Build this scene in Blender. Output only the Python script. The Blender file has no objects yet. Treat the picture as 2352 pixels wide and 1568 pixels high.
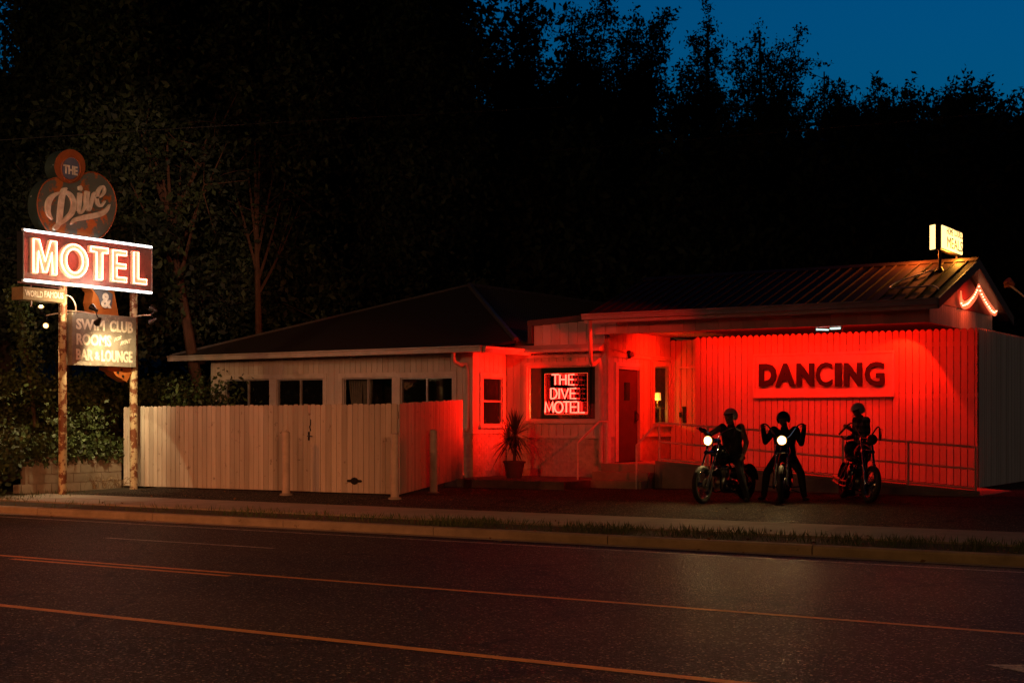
import bpy, bmesh, math, random
import numpy as np
from mathutils import Vector, Matrix
R = math.radians
rnd = random.Random(7)
nrng = np.random.default_rng(11)
S = bpy.context.scene
COL = S.collection

# ------------------------------------------------------------------ camera
# photograph measured on a 2352 x 1568 grid: focal 3300, horizon row 968, street runs 57.5 deg left of the view
FOC, PX0, HOR, CAMZ = 3300.0, 1176.0, 968.0, 1.49
YAW = R(32.5)
CY, SY = math.cos(YAW), math.sin(YAW)
cd = bpy.data.cameras.new('camera'); cam = bpy.data.objects.new('camera', cd); COL.objects.link(cam)
cam.location = (0, 0, CAMZ); cam.rotation_euler = (R(90), 0, YAW)
cd.sensor_width = 36; cd.lens = FOC / 2352 * 36; cd.shift_y = (HOR - 784) / 2352
cd.clip_start = .1; cd.clip_end = 2000
S.camera = cam

# ------------------------------------------------------------------ world: last dusk light
W = bpy.data.worlds.new('World'); S.world = W; W.use_nodes = True
wn = W.node_tree; wn.nodes.clear()
sky = wn.nodes.new('ShaderNodeTexSky'); sky.sky_type = 'NISHITA'; sky.sun_disc = False
sky.sun_elevation = R(0); sky.sun_rotation = R(200); sky.ozone_density = 4.0
mx = wn.nodes.new('ShaderNodeMix'); mx.data_type = 'RGBA'; mx.blend_type = 'MULTIPLY'; mx.inputs[0].default_value = 1
mx.inputs[7].default_value = (0.02, 3.5, 3.75, 1)
bg = wn.nodes.new('ShaderNodeBackground'); bg.inputs[1].default_value = 0.1
wo = wn.nodes.new('ShaderNodeOutputWorld')
# the afterglow stands behind the woods: the sky fades away from it
tc = wn.nodes.new('ShaderNodeTexCoord'); dt = wn.nodes.new('ShaderNodeVectorMath'); dt.operation = 'DOT_PRODUCT'; dt.inputs[1].default_value = (-.46, .86, .10)
gl = wn.nodes.new('ShaderNodeMapRange'); gl.inputs['From Min'].default_value = .74; gl.inputs['From Max'].default_value = .86; gl.inputs['To Min'].default_value = .02; gl.inputs['To Max'].default_value = 1
fm = wn.nodes.new('ShaderNodeMath'); fm.operation = 'MULTIPLY'; fm.inputs[1].default_value = .1
wn.links.new(tc.outputs['Generated'], dt.inputs[0]); wn.links.new(dt.outputs['Value'], gl.inputs[0]); wn.links.new(gl.outputs[0], fm.inputs[0]); wn.links.new(fm.outputs[0], bg.inputs[1])
wn.links.new(sky.outputs[0], mx.inputs[6]); wn.links.new(mx.outputs[2], bg.inputs[0]); wn.links.new(bg.outputs[0], wo.inputs[0])
SKYGAIN = bg

def sun():
    l = bpy.data.lights.new('dusk_sun', 'SUN'); l.energy = .004; l.angle = R(10); l.color = (.55, .75, 1)
    o = bpy.data.objects.new('dusk_sun', l); COL.objects.link(o); o.rotation_euler = (R(55), 0, R(-20))
sun()
S.view_settings.view_transform = 'Standard'; S.view_settings.look = 'None'
S.view_settings.exposure = 0; S.view_settings.gamma = 1; S.view_settings.use_curve_mapping = False
S.render.engine = 'CYCLES'
S.cycles.use_denoising = True
S.cycles.max_bounces = 5; S.cycles.diffuse_bounces = 3; S.cycles.glossy_bounces = 3; S.cycles.transparent_max_bounces = 8
S.cycles.sample_clamp_indirect = 4
S.cycles.caustics_reflective = False; S.cycles.caustics_refractive = False

# ------------------------------------------------------------------ pixel -> place
def ray(px, py):
    u = (px - PX0) / FOC; v = (HOR - py) / FOC
    return u * CY - SY, u * SY + CY, v
def atd(px, py, d):
    x, y, v = ray(px, py); return Vector((x * d, y * d, CAMZ + v * d))
def hitY(px, py, Y):
    x, y, v = ray(px, py); d = Y / y; return Vector((x * d, Y, CAMZ + v * d))
def hitX(px, py, X):
    x, y, v = ray(px, py); d = X / x; return Vector((X, y * d, CAMZ + v * d))
def hitZ(px, py, z):
    x, y, v = ray(px, py); d = (z - CAMZ) / v; return Vector((x * d, y * d, z))

# ------------------------------------------------------------------ lamps
def aim(o, target):
    o.rotation_euler = (Vector(target) - o.location).to_track_quat('-Z', 'Y').to_euler()
def spot(name, loc, target, watts, col, deg=60, blend=.15, size=.05):
    l = bpy.data.lights.new(name, 'SPOT'); l.energy = watts; l.color = col; l.spot_size = R(deg); l.spot_blend = blend
    l.shadow_soft_size = size
    o = bpy.data.objects.new(name, l); COL.objects.link(o); o.location = loc; aim(o, target); return o
def point(name, loc, watts, col, size=.05):
    l = bpy.data.lights.new(name, 'POINT'); l.energy = watts; l.color = col; l.shadow_soft_size = size; l.specular_factor = 0 if name == 'neon_throw' else 1
    o = bpy.data.objects.new(name, l); COL.objects.link(o); o.location = loc; return o
SODIUM = (1, .32, .125); REDL = (1, .006, .001); WARM = (1, .72, .36)
# sodium street lamps of the far side of the road, out of the picture, plus added fill spots
spot('street_light_far', (27, -20, 6.2), (-24.2, 23, 1), 27000, SODIUM, 13, 1, .2)
spot('street_light_near', (-7.5, -11, 8.3), (-25, 19, 1.0), 6500, SODIUM, 44, 1, .25)
spot('steps_fill', (-7.5, -11, 8.3), (-14, 27.5, .3), 700, SODIUM, 26, 1, .25)  # second spot added at the near lamp to warm the rails
spot('road_fill', (-6, 5, 9), (-6, 7.5, 0), 1150, (1, .42, .10), 125, .7, .25)  # downlight added over the road to warm the asphalt
spot('side_fill', (15, 30.2, 5), (-8, 35, 1.8), 620, (1, .70, .55), 40, .8, .2)  # added fill, set to brighten only the side run of the tall fence
spot('street_light_west', (-24, 4, 9), (-24, 7, 0), 5200, (1, .25, .045), 125, .7, .25)
spot('tree_fill', (-24, 4, 9), (-36, 45, 9), 850, (.95, .75, .28), 80, 1, .25)  # added fill that brings up the leaves of the left trees
spot('emblem_fill', (9, -13, 8.5), (-24.5, 21.6, 6.6), 24000, (1, .60, .38), 9, .6, .25)  # narrow fill added to brighten the sign emblem
# red flood that washes the entrance from the right
spot('red_flood', (-2.4, 17.2, 5.2), (-16.9, 29.2, 1.9), 4200, REDL, 15.5, .35, .06)

# ------------------------------------------------------------------ materials
MATS = {}
def mat(name, col, rough=.6, metal=0., col2=None, nscale=6., thr=(.35, .7), bump=0., bscale=40., island=0., spec=.5, stretch=None, edge=None):
    if name in MATS: return MATS[name]
    m = bpy.data.materials.new(name); m.use_nodes = True; nt = m.node_tree; N, L = nt.nodes, nt.links
    b = N['Principled BSDF']; b.inputs['Roughness'].default_value = rough; b.inputs['Metallic'].default_value = metal
    b.inputs['Specular IOR Level'].default_value = spec
    geo = N.new('ShaderNodeNewGeometry'); vec = geo.outputs['Position']
    if stretch:
        mp = N.new('ShaderNodeMapping'); mp.inputs['Scale'].default_value = stretch; L.new(vec, mp.inputs[0]); vec = mp.outputs[0]
    c4 = (*col, 1)
    nz = N.new('ShaderNodeTexNoise'); nz.inputs['Scale'].default_value = nscale; nz.inputs['Detail'].default_value = 6
    nz.inputs['Roughness'].default_value = .65
    L.new(vec, nz.inputs['Vector'])
    rp = N.new('ShaderNodeValToRGB'); e = rp.color_ramp.elements
    e[0].position, e[1].position = thr
    e[0].color = c4; e[1].color = (*(col2 or tuple(x * .78 for x in col)), 1)
    L.new(nz.outputs[0], rp.inputs[0]); out = rp.outputs[0]
    if edge:                                   # a third tone in its own blotches (chips, stains)
        n3 = N.new('ShaderNodeTexNoise'); n3.inputs['Scale'].default_value = edge[0]; n3.inputs['Detail'].default_value = 8; n3.inputs['Roughness'].default_value = .7
        mp3 = N.new('ShaderNodeMapping'); mp3.inputs['Location'].default_value = (7.3, 2.1, 4.4); L.new(geo.outputs['Position'], mp3.inputs[0]); L.new(mp3.outputs[0], n3.inputs['Vector'])
        r3 = N.new('ShaderNodeValToRGB'); q = r3.color_ramp.elements; q[0].position = edge[1]; q[1].position = edge[1] + .03
        q[0].color = (0, 0, 0, 1); q[1].color = (1, 1, 1, 1); L.new(n3.outputs[0], r3.inputs[0])
        k = N.new('ShaderNodeMix'); k.data_type = 'RGBA'; L.new(r3.outputs[0], k.inputs[0]); L.new(out, k.inputs[6]); k.inputs[7].default_value = (*edge[2], 1); out = k.outputs[2]
    if island:
        h = N.new('ShaderNodeHueSaturation'); mr = N.new('ShaderNodeMapRange')
        mr.inputs['To Min'].default_value = 1 - island; mr.inputs['To Max'].default_value = 1 + island
        L.new(geo.outputs['Random Per Island'], mr.inputs[0]); L.new(mr.outputs[0], h.inputs['Value']); L.new(out, h.inputs['Color']); out = h.outputs[0]
    L.new(out, b.inputs['Base Color'])
    if bump:
        n2 = N.new('ShaderNodeTexNoise'); n2.inputs['Scale'].default_value = bscale; n2.inputs['Detail'].default_value = 5
        L.new(vec, n2.inputs['Vector'])
        bp = N.new('ShaderNodeBump'); bp.inputs['Strength'].default_value = bump; bp.inputs['Distance'].default_value = .02
        L.new(n2.outputs[0], bp.inputs['Height']); L.new(bp.outputs[0], b.inputs['Normal'])
    MATS[name] = m; return m
def emit(name, col, s):
    if name in MATS: return MATS[name]
    m = bpy.data.materials.new(name); m.use_nodes = True; b = m.node_tree.nodes['Principled BSDF']
    b.inputs['Base Color'].default_value = (*[min(.8, c) for c in col], 1); b.inputs['Roughness'].default_value = .3
    b.inputs['Emission Color'].default_value = (*col, 1); b.inputs['Emission Strength'].default_value = s
    MATS[name] = m; return m
def glass(name='window_glass'):
    if name in MATS: return MATS[name]
    m = bpy.data.materials.new(name); m.use_nodes = True; nt = m.node_tree; N, L = nt.nodes, nt.links
    N.remove(N['Principled BSDF']); t = N.new('ShaderNodeBsdfTransparent'); g = N.new('ShaderNodeBsdfGlossy'); g.inputs['Roughness'].default_value = .03
    t.inputs[0].default_value = (.93, .95, .94, 1); x = N.new('ShaderNodeMixShader'); x.inputs[0].default_value = .09
    L.new(t.outputs[0], x.inputs[1]); L.new(g.outputs[0], x.inputs[2]); L.new(x.outputs[0], N['Material Output'].inputs[0])
    MATS[name] = m; return m

# ------------------------------------------------------------------ mesh builder
def rootloc(o):
    v = Vector((0, 0, 0))
    while o: v = v + o.location; o = o.parent
    return v
class MB:
    def __init__(s): s.v = []; s.f = []; s.m = []
    def add(s, vs, fs, mi=0):
        k = len(s.v); s.v += [tuple(p) for p in vs]; s.f += [tuple(i + k for i in f) for f in fs]; s.m += [mi] * len(fs); return s
    def hexa(s, p, mi=0):       # 8 points: bottom loop 0-3 ccw from above, top loop 4-7
        return s.add(p, [(3, 2, 1, 0), (4, 5, 6, 7), (0, 1, 5, 4), (1, 2, 6, 5), (2, 3, 7, 6), (3, 0, 4, 7)], mi)
    def box(s, x0, x1, y0, y1, z0, z1, mi=0):
        x0, x1 = min(x0, x1), max(x0, x1); y0, y1 = min(y0, y1), max(y0, y1)
        return s.hexa([(x0, y0, z0), (x1, y0, z0), (x1, y1, z0), (x0, y1, z0), (x0, y0, z1), (x1, y0, z1), (x1, y1, z1), (x0, y1, z1)], mi)
    def prism(s, poly, fr, n0, n1, mi=0):   # polygon of (s,z) in a frame, between two offsets along its normal
        a = [fr.p(q[0], n0, q[1]) for q in poly]; b = [fr.p(q[0], n1, q[1]) for q in poly]; n = len(poly)
        ar = sum(poly[i][0] * poly[(i + 1) % n][1] - poly[(i + 1) % n][0] * poly[i][1] for i in range(n))
        if (ar > 0) != fr.right: a.reverse(); b.reverse()
        return s.add(a + b, [tuple(range(n - 1, -1, -1)), tuple(range(n, 2 * n))] + [(i, (i + 1) % n, n + (i + 1) % n, n + i) for i in range(n)], mi)
    def tube(s, pts, r, n=8, mi=0, closed=False, r1=None, caps=True, radii=None):
        pts = [Vector(p) for p in pts]; m = len(pts); rings = []; up = None
        for i, p in enumerate(pts):
            if closed: t = pts[(i + 1) % m] - pts[i - 1]
            else: t = pts[min(i + 1, m - 1)] - pts[max(i - 1, 0)]
            t.normalize()
            if up is None: up = Vector((0, 0, 1)) if abs(t.z) < .9 else Vector((1, 0, 0))
            a = t.cross(up)
            if a.length < 1e-4: a = t.orthogonal()
            a.normalize(); b = a.cross(t); up = b
            rr = float(radii[i] if radii else (r if r1 is None else r + (r1 - r) * i / max(1, m - 1)))
            rings.append([p + rr * (math.cos(2 * math.pi * k / n) * a + math.sin(2 * math.pi * k / n) * b) for k in range(n)])
        vs = [v for g in rings for v in g]; fs = []
        for i in range(m if closed else m - 1):
            j = (i + 1) % m
            for k in range(n): fs.append((i * n + k, i * n + (k + 1) % n, j * n + (k + 1) % n, j * n + k))
        if caps and not closed: fs += [tuple(range(n - 1, -1, -1)), tuple(range((m - 1) * n, m * n))]
        return s.add(vs, fs, mi)
    def lathe(s, prof, c, axis=(0, 0, 1), n=20, mi=0, ref=None):   # profile of (radius, along)
        ax = Vector(axis).normalized(); a = Vector(ref) if ref else ax.orthogonal(); a.normalize(); b = ax.cross(a); c = Vector(c)
        vs = []; fs = []; m = len(prof)
        for r, h in prof:
            for k in range(n): t = 2 * math.pi * k / n; vs.append(c + ax * h + r * (math.cos(t) * a + math.sin(t) * b))
        for i in range(m - 1):
            for k in range(n): fs.append((i * n + k, i * n + (k + 1) % n, (i + 1) * n + (k + 1) % n, (i + 1) * n + k))
        fs += [tuple(range(n - 1, -1, -1)), tuple(range((m - 1) * n, m * n))]
        return s.add(vs, fs, mi)
    def torus(s, c, axis, RR, r, n=32, k=10, mi=0):
        ax = Vector(axis).normalized(); a = ax.orthogonal().normalized(); b = ax.cross(a); c = Vector(c)
        return s.tube([c + RR * (math.cos(2 * math.pi * i / n) * a + math.sin(2 * math.pi * i / n) * b) for i in range(n)], r, k, mi, closed=True)
    def ball(s, c, r, n=14, m=9, mi=0, rot=None):   # r may be a triple
        if not hasattr(r, '__len__'): r = (r, r, r)
        c = Vector(c); vs = []; fs = []; Q = rot or Matrix.Identity(3)
        for i in range(m + 1):
            t = math.pi * i / m
            for k in range(n):
                f = 2 * math.pi * k / n
                vs.append(c + Q @ Vector((r[0] * math.sin(t) * math.cos(f), r[1] * math.sin(t) * math.sin(f), r[2] * math.cos(t))))
        for i in range(m):
            for k in range(n): fs.append((i * n + k, (i + 1) * n + k, (i + 1) * n + (k + 1) % n, i * n + (k + 1) % n))
        return s.add(vs, fs, mi)
    def build(s, name, mats, parent=None, smooth=False, local=False, bevel=0):
        me = bpy.data.meshes.new(name); off = Vector((0, 0, 0)) if local else rootloc(parent)
        me.from_pydata([(p[0] - off.x, p[1] - off.y, p[2] - off.z) for p in s.v], [], s.f); me.validate()
        if not isinstance(mats, (list, tuple)): mats = [mats]
        for q in mats: me.materials.append(q)
        if len(mats) > 1 and len(me.polygons) == len(s.m): me.polygons.foreach_set('material_index', s.m)
        bm = bmesh.new(); bm.from_mesh(me); bmesh.ops.recalc_face_normals(bm, faces=bm.faces); bm.to_mesh(me); bm.free()
        if smooth:
            me.polygons.foreach_set('use_smooth', [True] * len(me.polygons)); me.set_sharp_from_angle(angle=R(38))
        o = bpy.data.objects.new(name, me); COL.objects.link(o); o.parent = parent
        if bevel:
            b = o.modifiers.new('bevel', 'BEVEL'); b.width = bevel; b.segments = 2; b.limit_method = 'ANGLE'; b.angle_limit = R(50)
        return o
class Fr:      # wall frame: s along, n outward, z up
    def __init__(f, o, s, n):
        f.o = Vector(o); f.s = Vector(s); f.n = Vector(n); f.right = f.s.cross(Vector((0, 0, 1))).dot(f.n) > 0
    def p(f, s, n, z): return f.o + f.s * s + f.n * n + Vector((0, 0, z))
    def box(f, mb, s0, s1, n0, n1, z0, z1, mi=0):
        return mb.prism([(s0, z0), (s1, z0), (s1, z1), (s0, z1)], f, n0, n1, mi)
def FY(Y): return Fr((0, Y, 0), (1, 0, 0), (0, -1, 0))       # faces the street, s = X
def FX(X): return Fr((X, 0, 0), (0, 1, 0), (1, 0, 0))        # faces right, s = Y
def tag(o, label=None, cat=None, group=None, kind=None):
    if label: o['label'] = label
    if cat: o['category'] = cat
    if group: o['group'] = group
    if kind: o['kind'] = kind
    return o
def thing(name, loc, label, cat, group=None, rz=0):
    o = bpy.data.objects.new(name, None); COL.objects.link(o); o.location = loc; o.rotation_euler = (0, 0, rz)
    o.empty_display_size = .2; return tag(o, label, cat, group)
def struct(name, mb, m, **k): return tag(mb.build(name, m, **k), kind='structure')
def siding(mb, fr, s0, s1, z0, z1, pitch=.2, holes=(), n0=-.1, n1=0., gap=.013, mi=0, top=None):
    k = 0; s = s0
    fr.box(mb, s0, s1, n0 - .03, n0 - .0, z0, z1, mi) if not holes and top is None else None
    while s < s1 - .005:
        e = min(s + pitch, s1)
        cuts = sorted({s + gap / 2, e - gap / 2} | {h[j] for h in holes for j in (0, 1) if s + gap < h[j] < e - gap})
        for a, b in zip(cuts, cuts[1:]):
            zt = z1 if top is None else top((a + b) / 2)
            iv = [(z0, zt)]
            for h in holes:
                if h[0] < (a + b) / 2 < h[1]:
                    iv = [q for p in iv for q in ((p[0], min(p[1], h[2])), (max(p[0], h[3]), p[1])) if q[1] - q[0] > .001]
            for p in iv: fr.box(mb, a, b, n0, n1, p[0], p[1], mi)
        if not any(h[0] < e < h[1] for h in holes) and e < s1 - .01:
            fr.box(mb, e - gap / 2, e + gap / 2, n0, n1 - .012, z0, z1 if top is None else top(e) - .002, mi)
        s = e
    return mb
def bricks(mb, fr, s0, s1, z0, z1, bl=.2, bh=.067, j=.01, n0=-.09, n1=0.):
    z = z0; row = 0
    fr.box(mb, s0, s1, n0, n1 - .008, z0, z1 - .003)
    while z < z1 - .01:
        zt = min(z + bh, z1); s = s0 - (bl / 2 if row % 2 else 0)
        while s < s1 - .005:
            a, b = max(s, s0), min(s + bl - j, s1)
            if b - a > .02: fr.box(mb, a, b, n1 - .012, n1 + rnd.uniform(-.002, .003), z + j, zt)
            s += bl
        z += bh; row += 1
    return mb
def pickets(mb, fr, s0, s1, zb, zt, w=.14, gap=.012, th=.02, ear=.03, dz=.0, dog=True):
    zb = zb if callable(zb) else (lambda s, q=zb: q); zt = zt if callable(zt) else (lambda s, q=zt: q)
    s = s0
    while s < s1 - .02:
        e = min(s + w, s1); n = rnd.uniform(-.003, .003); d = rnd.uniform(-dz, dz); b, t = zb((s + e) / 2), zt((s + e) / 2) + d
        a, c = s + gap / 2, e - gap / 2
        poly = [(a, b), (c, b), (c, t - ear), (c - ear, t), (a + ear, t), (a, t - ear)] if ear and c - a > 2.2 * ear else [(a, b), (c, b), (c, t), (a, t)]
        mb.prism(poly, fr, n, n + th); s = e
    return mb
def textmesh(txt, bold=0., res=3, ext=0.):
    cu = bpy.data.curves.new('t', 'FONT'); cu.body = txt; cu.size = 1; cu.offset = bold; cu.resolution_u = res; cu.extrude = ext; cu.fill_mode = 'BOTH'
    o = bpy.data.objects.new('t', cu); COL.objects.link(o); bpy.context.view_layer.update()
    me = bpy.data.meshes.new_from_object(o.evaluated_get(bpy.context.evaluated_depsgraph_get()))
    vs = [tuple(v.co) for v in me.vertices]; fs = [tuple(p.vertices) for p in me.polygons]
    bpy.data.objects.remove(o); bpy.data.curves.remove(cu); bpy.data.meshes.remove(me); return vs, fs
def lettering(mb, txt, fr, s0, s1, z0, z1, n, bold=.02, ext=.006, shear=0., rise=0.):
    vs, fs = textmesh(txt, bold, ext=.5)
    x0, x1 = min(v[0] for v in vs), max(v[0] for v in vs); y0, y1 = min(v[1] for v in vs), max(v[1] for v in vs)
    out = []
    for x, y, z in vs:
        a, b = (x - x0) / (x1 - x0), (y - y0) / (y1 - y0)
        out.append(fr.p(s0 + (s1 - s0) * a + shear * b, n + (z + .5) * ext, z0 + (z1 - z0) * b + rise * a))
    return mb.add(out, fs)
def catmull(pts, k=6):
    out = []; P = [pts[0]] + list(pts) + [pts[-1]]
    for i in range(1, len(P) - 2):
        a, b, c, d = [np.array(q, float) for q in P[i - 1:i + 3]]
        for j in range(k):
            t = j / k; out.append(.5 * (2 * b + (c - a) * t + (2 * a - 5 * b + 4 * c - d) * t * t + (3 * b - a - 3 * c + d) * t ** 3))
    out.append(np.array(pts[-1], float)); return out
def ribbon(mb, pts, fr, n0, n1):      # pts: (s, z, width) brush stroke, raised between n0 and n1
    q = catmull(pts); L, Rr = [], []
    for i, p in enumerate(q):
        t = q[min(i + 1, len(q) - 1)] - q[max(i - 1, 0)]; t = t[:2] / (np.linalg.norm(t[:2]) + 1e-9); w = max(p[2], .004) / 2
        L.append((p[0] - t[1] * w, p[1] + t[0] * w)); Rr.append((p[0] + t[1] * w, p[1] - t[0] * w))
    m = len(q); vs = [fr.p(a, n, b) for n in (n0, n1) for side in (L, Rr) for a, b in side]; fs = []
    for i in range(m - 1):
        fs += [(2 * m + i, 2 * m + i + 1, 3 * m + i + 1, 3 * m + i), (i, m + i, m + i + 1, i + 1), (i, i + 1, 2 * m + i + 1, 2 * m + i), (m + i, 3 * m + i, 3 * m + i + 1, m + i + 1)]
    fs += [(0, 2 * m, 3 * m, m), (m - 1, 2 * m - 1, 4 * m - 1, 3 * m - 1)]
    return mb.add(vs, fs)
def ellipse(c, rx, ry, n=40, a0=0, a1=360): return [(c[0] + rx * math.cos(R(a0 + (a1 - a0) * i / n)), c[1] + ry * math.sin(R(a0 + (a1 - a0) * i / n))) for i in range(n)]
def inset(poly, d):
    n = len(poly); ar = sum(poly[i][0] * poly[(i + 1) % n][1] - poly[(i + 1) % n][0] * poly[i][1] for i in range(n)); sg = 1 if ar > 0 else -1; out = []
    for i in range(n):
        a, b, c = [Vector(poly[j % n]) for j in (i - 1, i, i + 1)]
        e, f = (b - a).normalized(), (c - b).normalized(); n1, n2 = Vector((-e.y, e.x)) * sg, Vector((-f.y, f.x)) * sg
        m = n1 + n2; m = m / max(.35, m.dot(m) / 2) if m.length > 1e-6 else n1; out.append(tuple(b + m * d))
    return out

# ------------------------------------------------------------------ foliage
def leafmesh(name, C, size, m, parent, up=.3, aspect=.55, droop=.0, Dir=None):
    C = np.asarray(C, float); n = len(C); sz = nrng.uniform(size[0], size[1], (n, 1))
    d = nrng.normal(size=(n, 3)) if Dir is None else np.asarray(Dir) + .5 * nrng.normal(size=(n, 3))
    d[:, 2] -= droop; d /= np.linalg.norm(d, axis=1, keepdims=True) + 1e-9
    w = nrng.normal(size=(n, 3)); w[:, 2] *= up; w -= d * (w * d).sum(1, keepdims=True); w /= np.linalg.norm(w, axis=1, keepdims=True) + 1e-9
    nn = np.cross(d, w)
    V = np.empty((n, 4, 3)); V[:, 0] = C; V[:, 1] = C + d * sz * .45 + w * sz * aspect * .5 + nn * sz * .06; V[:, 2] = C + d * sz; V[:, 3] = C + d * sz * .45 - w * sz * aspect * .5 + nn * sz * .06
    off = rootloc(parent); V -= np.array(off)[None, None, :]
    me = bpy.data.meshes.new(name); me.vertices.add(4 * n); me.vertices.foreach_set('co', V.ravel().astype(np.float32))
    me.loops.add(4 * n); me.loops.foreach_set('vertex_index', np.arange(4 * n, dtype=np.int32))
    me.polygons.add(n); me.polygons.foreach_set('loop_start', np.arange(0, 4 * n, 4, dtype=np.int32)); me.update(calc_edges=True)
    me.materials.append(m); o = bpy.data.objects.new(name, me); COL.objects.link(o); o.parent = parent; return o
def bez(a, b, bow, k=7):
    a, b = np.array(a, float), np.array(b, float); m = (a + b) / 2 + np.array(bow)
    return [(1 - t) ** 2 * a + 2 * t * (1 - t) * m + t * t * b for t in np.linspace(0, 1, k)]

# ================================================================== SETTING
# ---- base materials
WHITE = mat('white_boards', (.62, .59, .53), .62, col2=(.50, .46, .40), nscale=3, thr=(.3, .75), bump=.25, bscale=60, island=.10, stretch=(1, 1, .18))
TRIM = mat('white_trim', (.66, .63, .57), .55, col2=(.52, .48, .42), nscale=5, bump=.12, bscale=50)
FENCEM = mat('weathered_pickets', (.58, .53, .45), .75, col2=(.42, .37, .30), nscale=4, thr=(.3, .72), bump=.45, bscale=70, island=.22, stretch=(1, 1, .12), edge=(7, .62, (.27, .22, .17)))
BRICKM = mat('painted_brick', (.55, .50, .44), .7, col2=(.42, .37, .32), nscale=9, bump=.4, bscale=90, island=.1)
METROOF = mat('metal_roof', (.065, .035, .02), .7, .0, col2=(.045, .024, .014), spec=.08, nscale=5, bump=.12, bscale=14, edge=(14, .7, (.09, .055, .035)))
SHINGLE = mat('roof_shingle', (.03, .02, .018), .9, col2=(.02, .014, .013), nscale=12, bump=.8, bscale=60)
CORR = mat('corrugated_roof', (.04, .03, .028), .6, .1)
DARKTRIM = mat('brown_fascia', (.10, .05, .035), .6)
SOFFIT = mat('soffit_paint', (.5, .46, .42), .7)
BLACKIN = mat('dark_room', (.03, .022, .02), .8)
CONC = mat('concrete', (.33, .29, .24), .8, col2=(.22, .19, .155), nscale=3, bump=.35, bscale=120, edge=(6, .68, (.14, .12, .10)))
ALU = mat('window_metal', (.55, .54, .52), .35, .5)
DARKGLASS = mat('unlit_glass', (.006, .007, .008), .04, spec=.6)
GLASS = glass()
BLACK = mat('black_iron', (.012, .012, .012), .45, spec=.4)
CHROME = mat('chrome', (.62, .62, .64), .1, 1.)
RAILM = mat('painted_rail', (.78, .68, .58), .4, col2=(.6, .46, .36), nscale=14)

ZG = ([-400, 1.0, 1.4, 17.95, 18.0, 18.2, 19.2, 20.95, 23, 30, 40, 44, 82, 90, 600], [-.1, -.1, -.33, -.33, -.33, -.16, -.13, -.085, -.03, .0, .1, .3, 12, 13, 13])
def zg(Y): return float(np.interp(Y, *ZG))
def lotz(Y): return float(np.interp(Y, [20.9, 23, 28, 40], [-.066, .0, .03, .1]))
def sheet(name, m, x0, x1, ys, zf, nx=2, kind='structure'):
    b = MB(); xs = np.linspace(x0, x1, nx)
    vs = [(x, y, zf(y)) for y in ys for x in xs]
    b.add(vs, [(j * nx + i, j * nx + i + 1, (j + 1) * nx + i + 1, (j + 1) * nx + i) for j in range(len(ys) - 1) for i in range(nx - 1)])
    return tag(b.build(name, m, smooth=True), kind=kind)
SOIL = mat('soil', (.055, .042, .028), .95, col2=(.03, .024, .015), nscale=2, bump=.6, bscale=20)
sheet('ground', SOIL, -400, 400, ZG[0], zg, 9)
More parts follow.
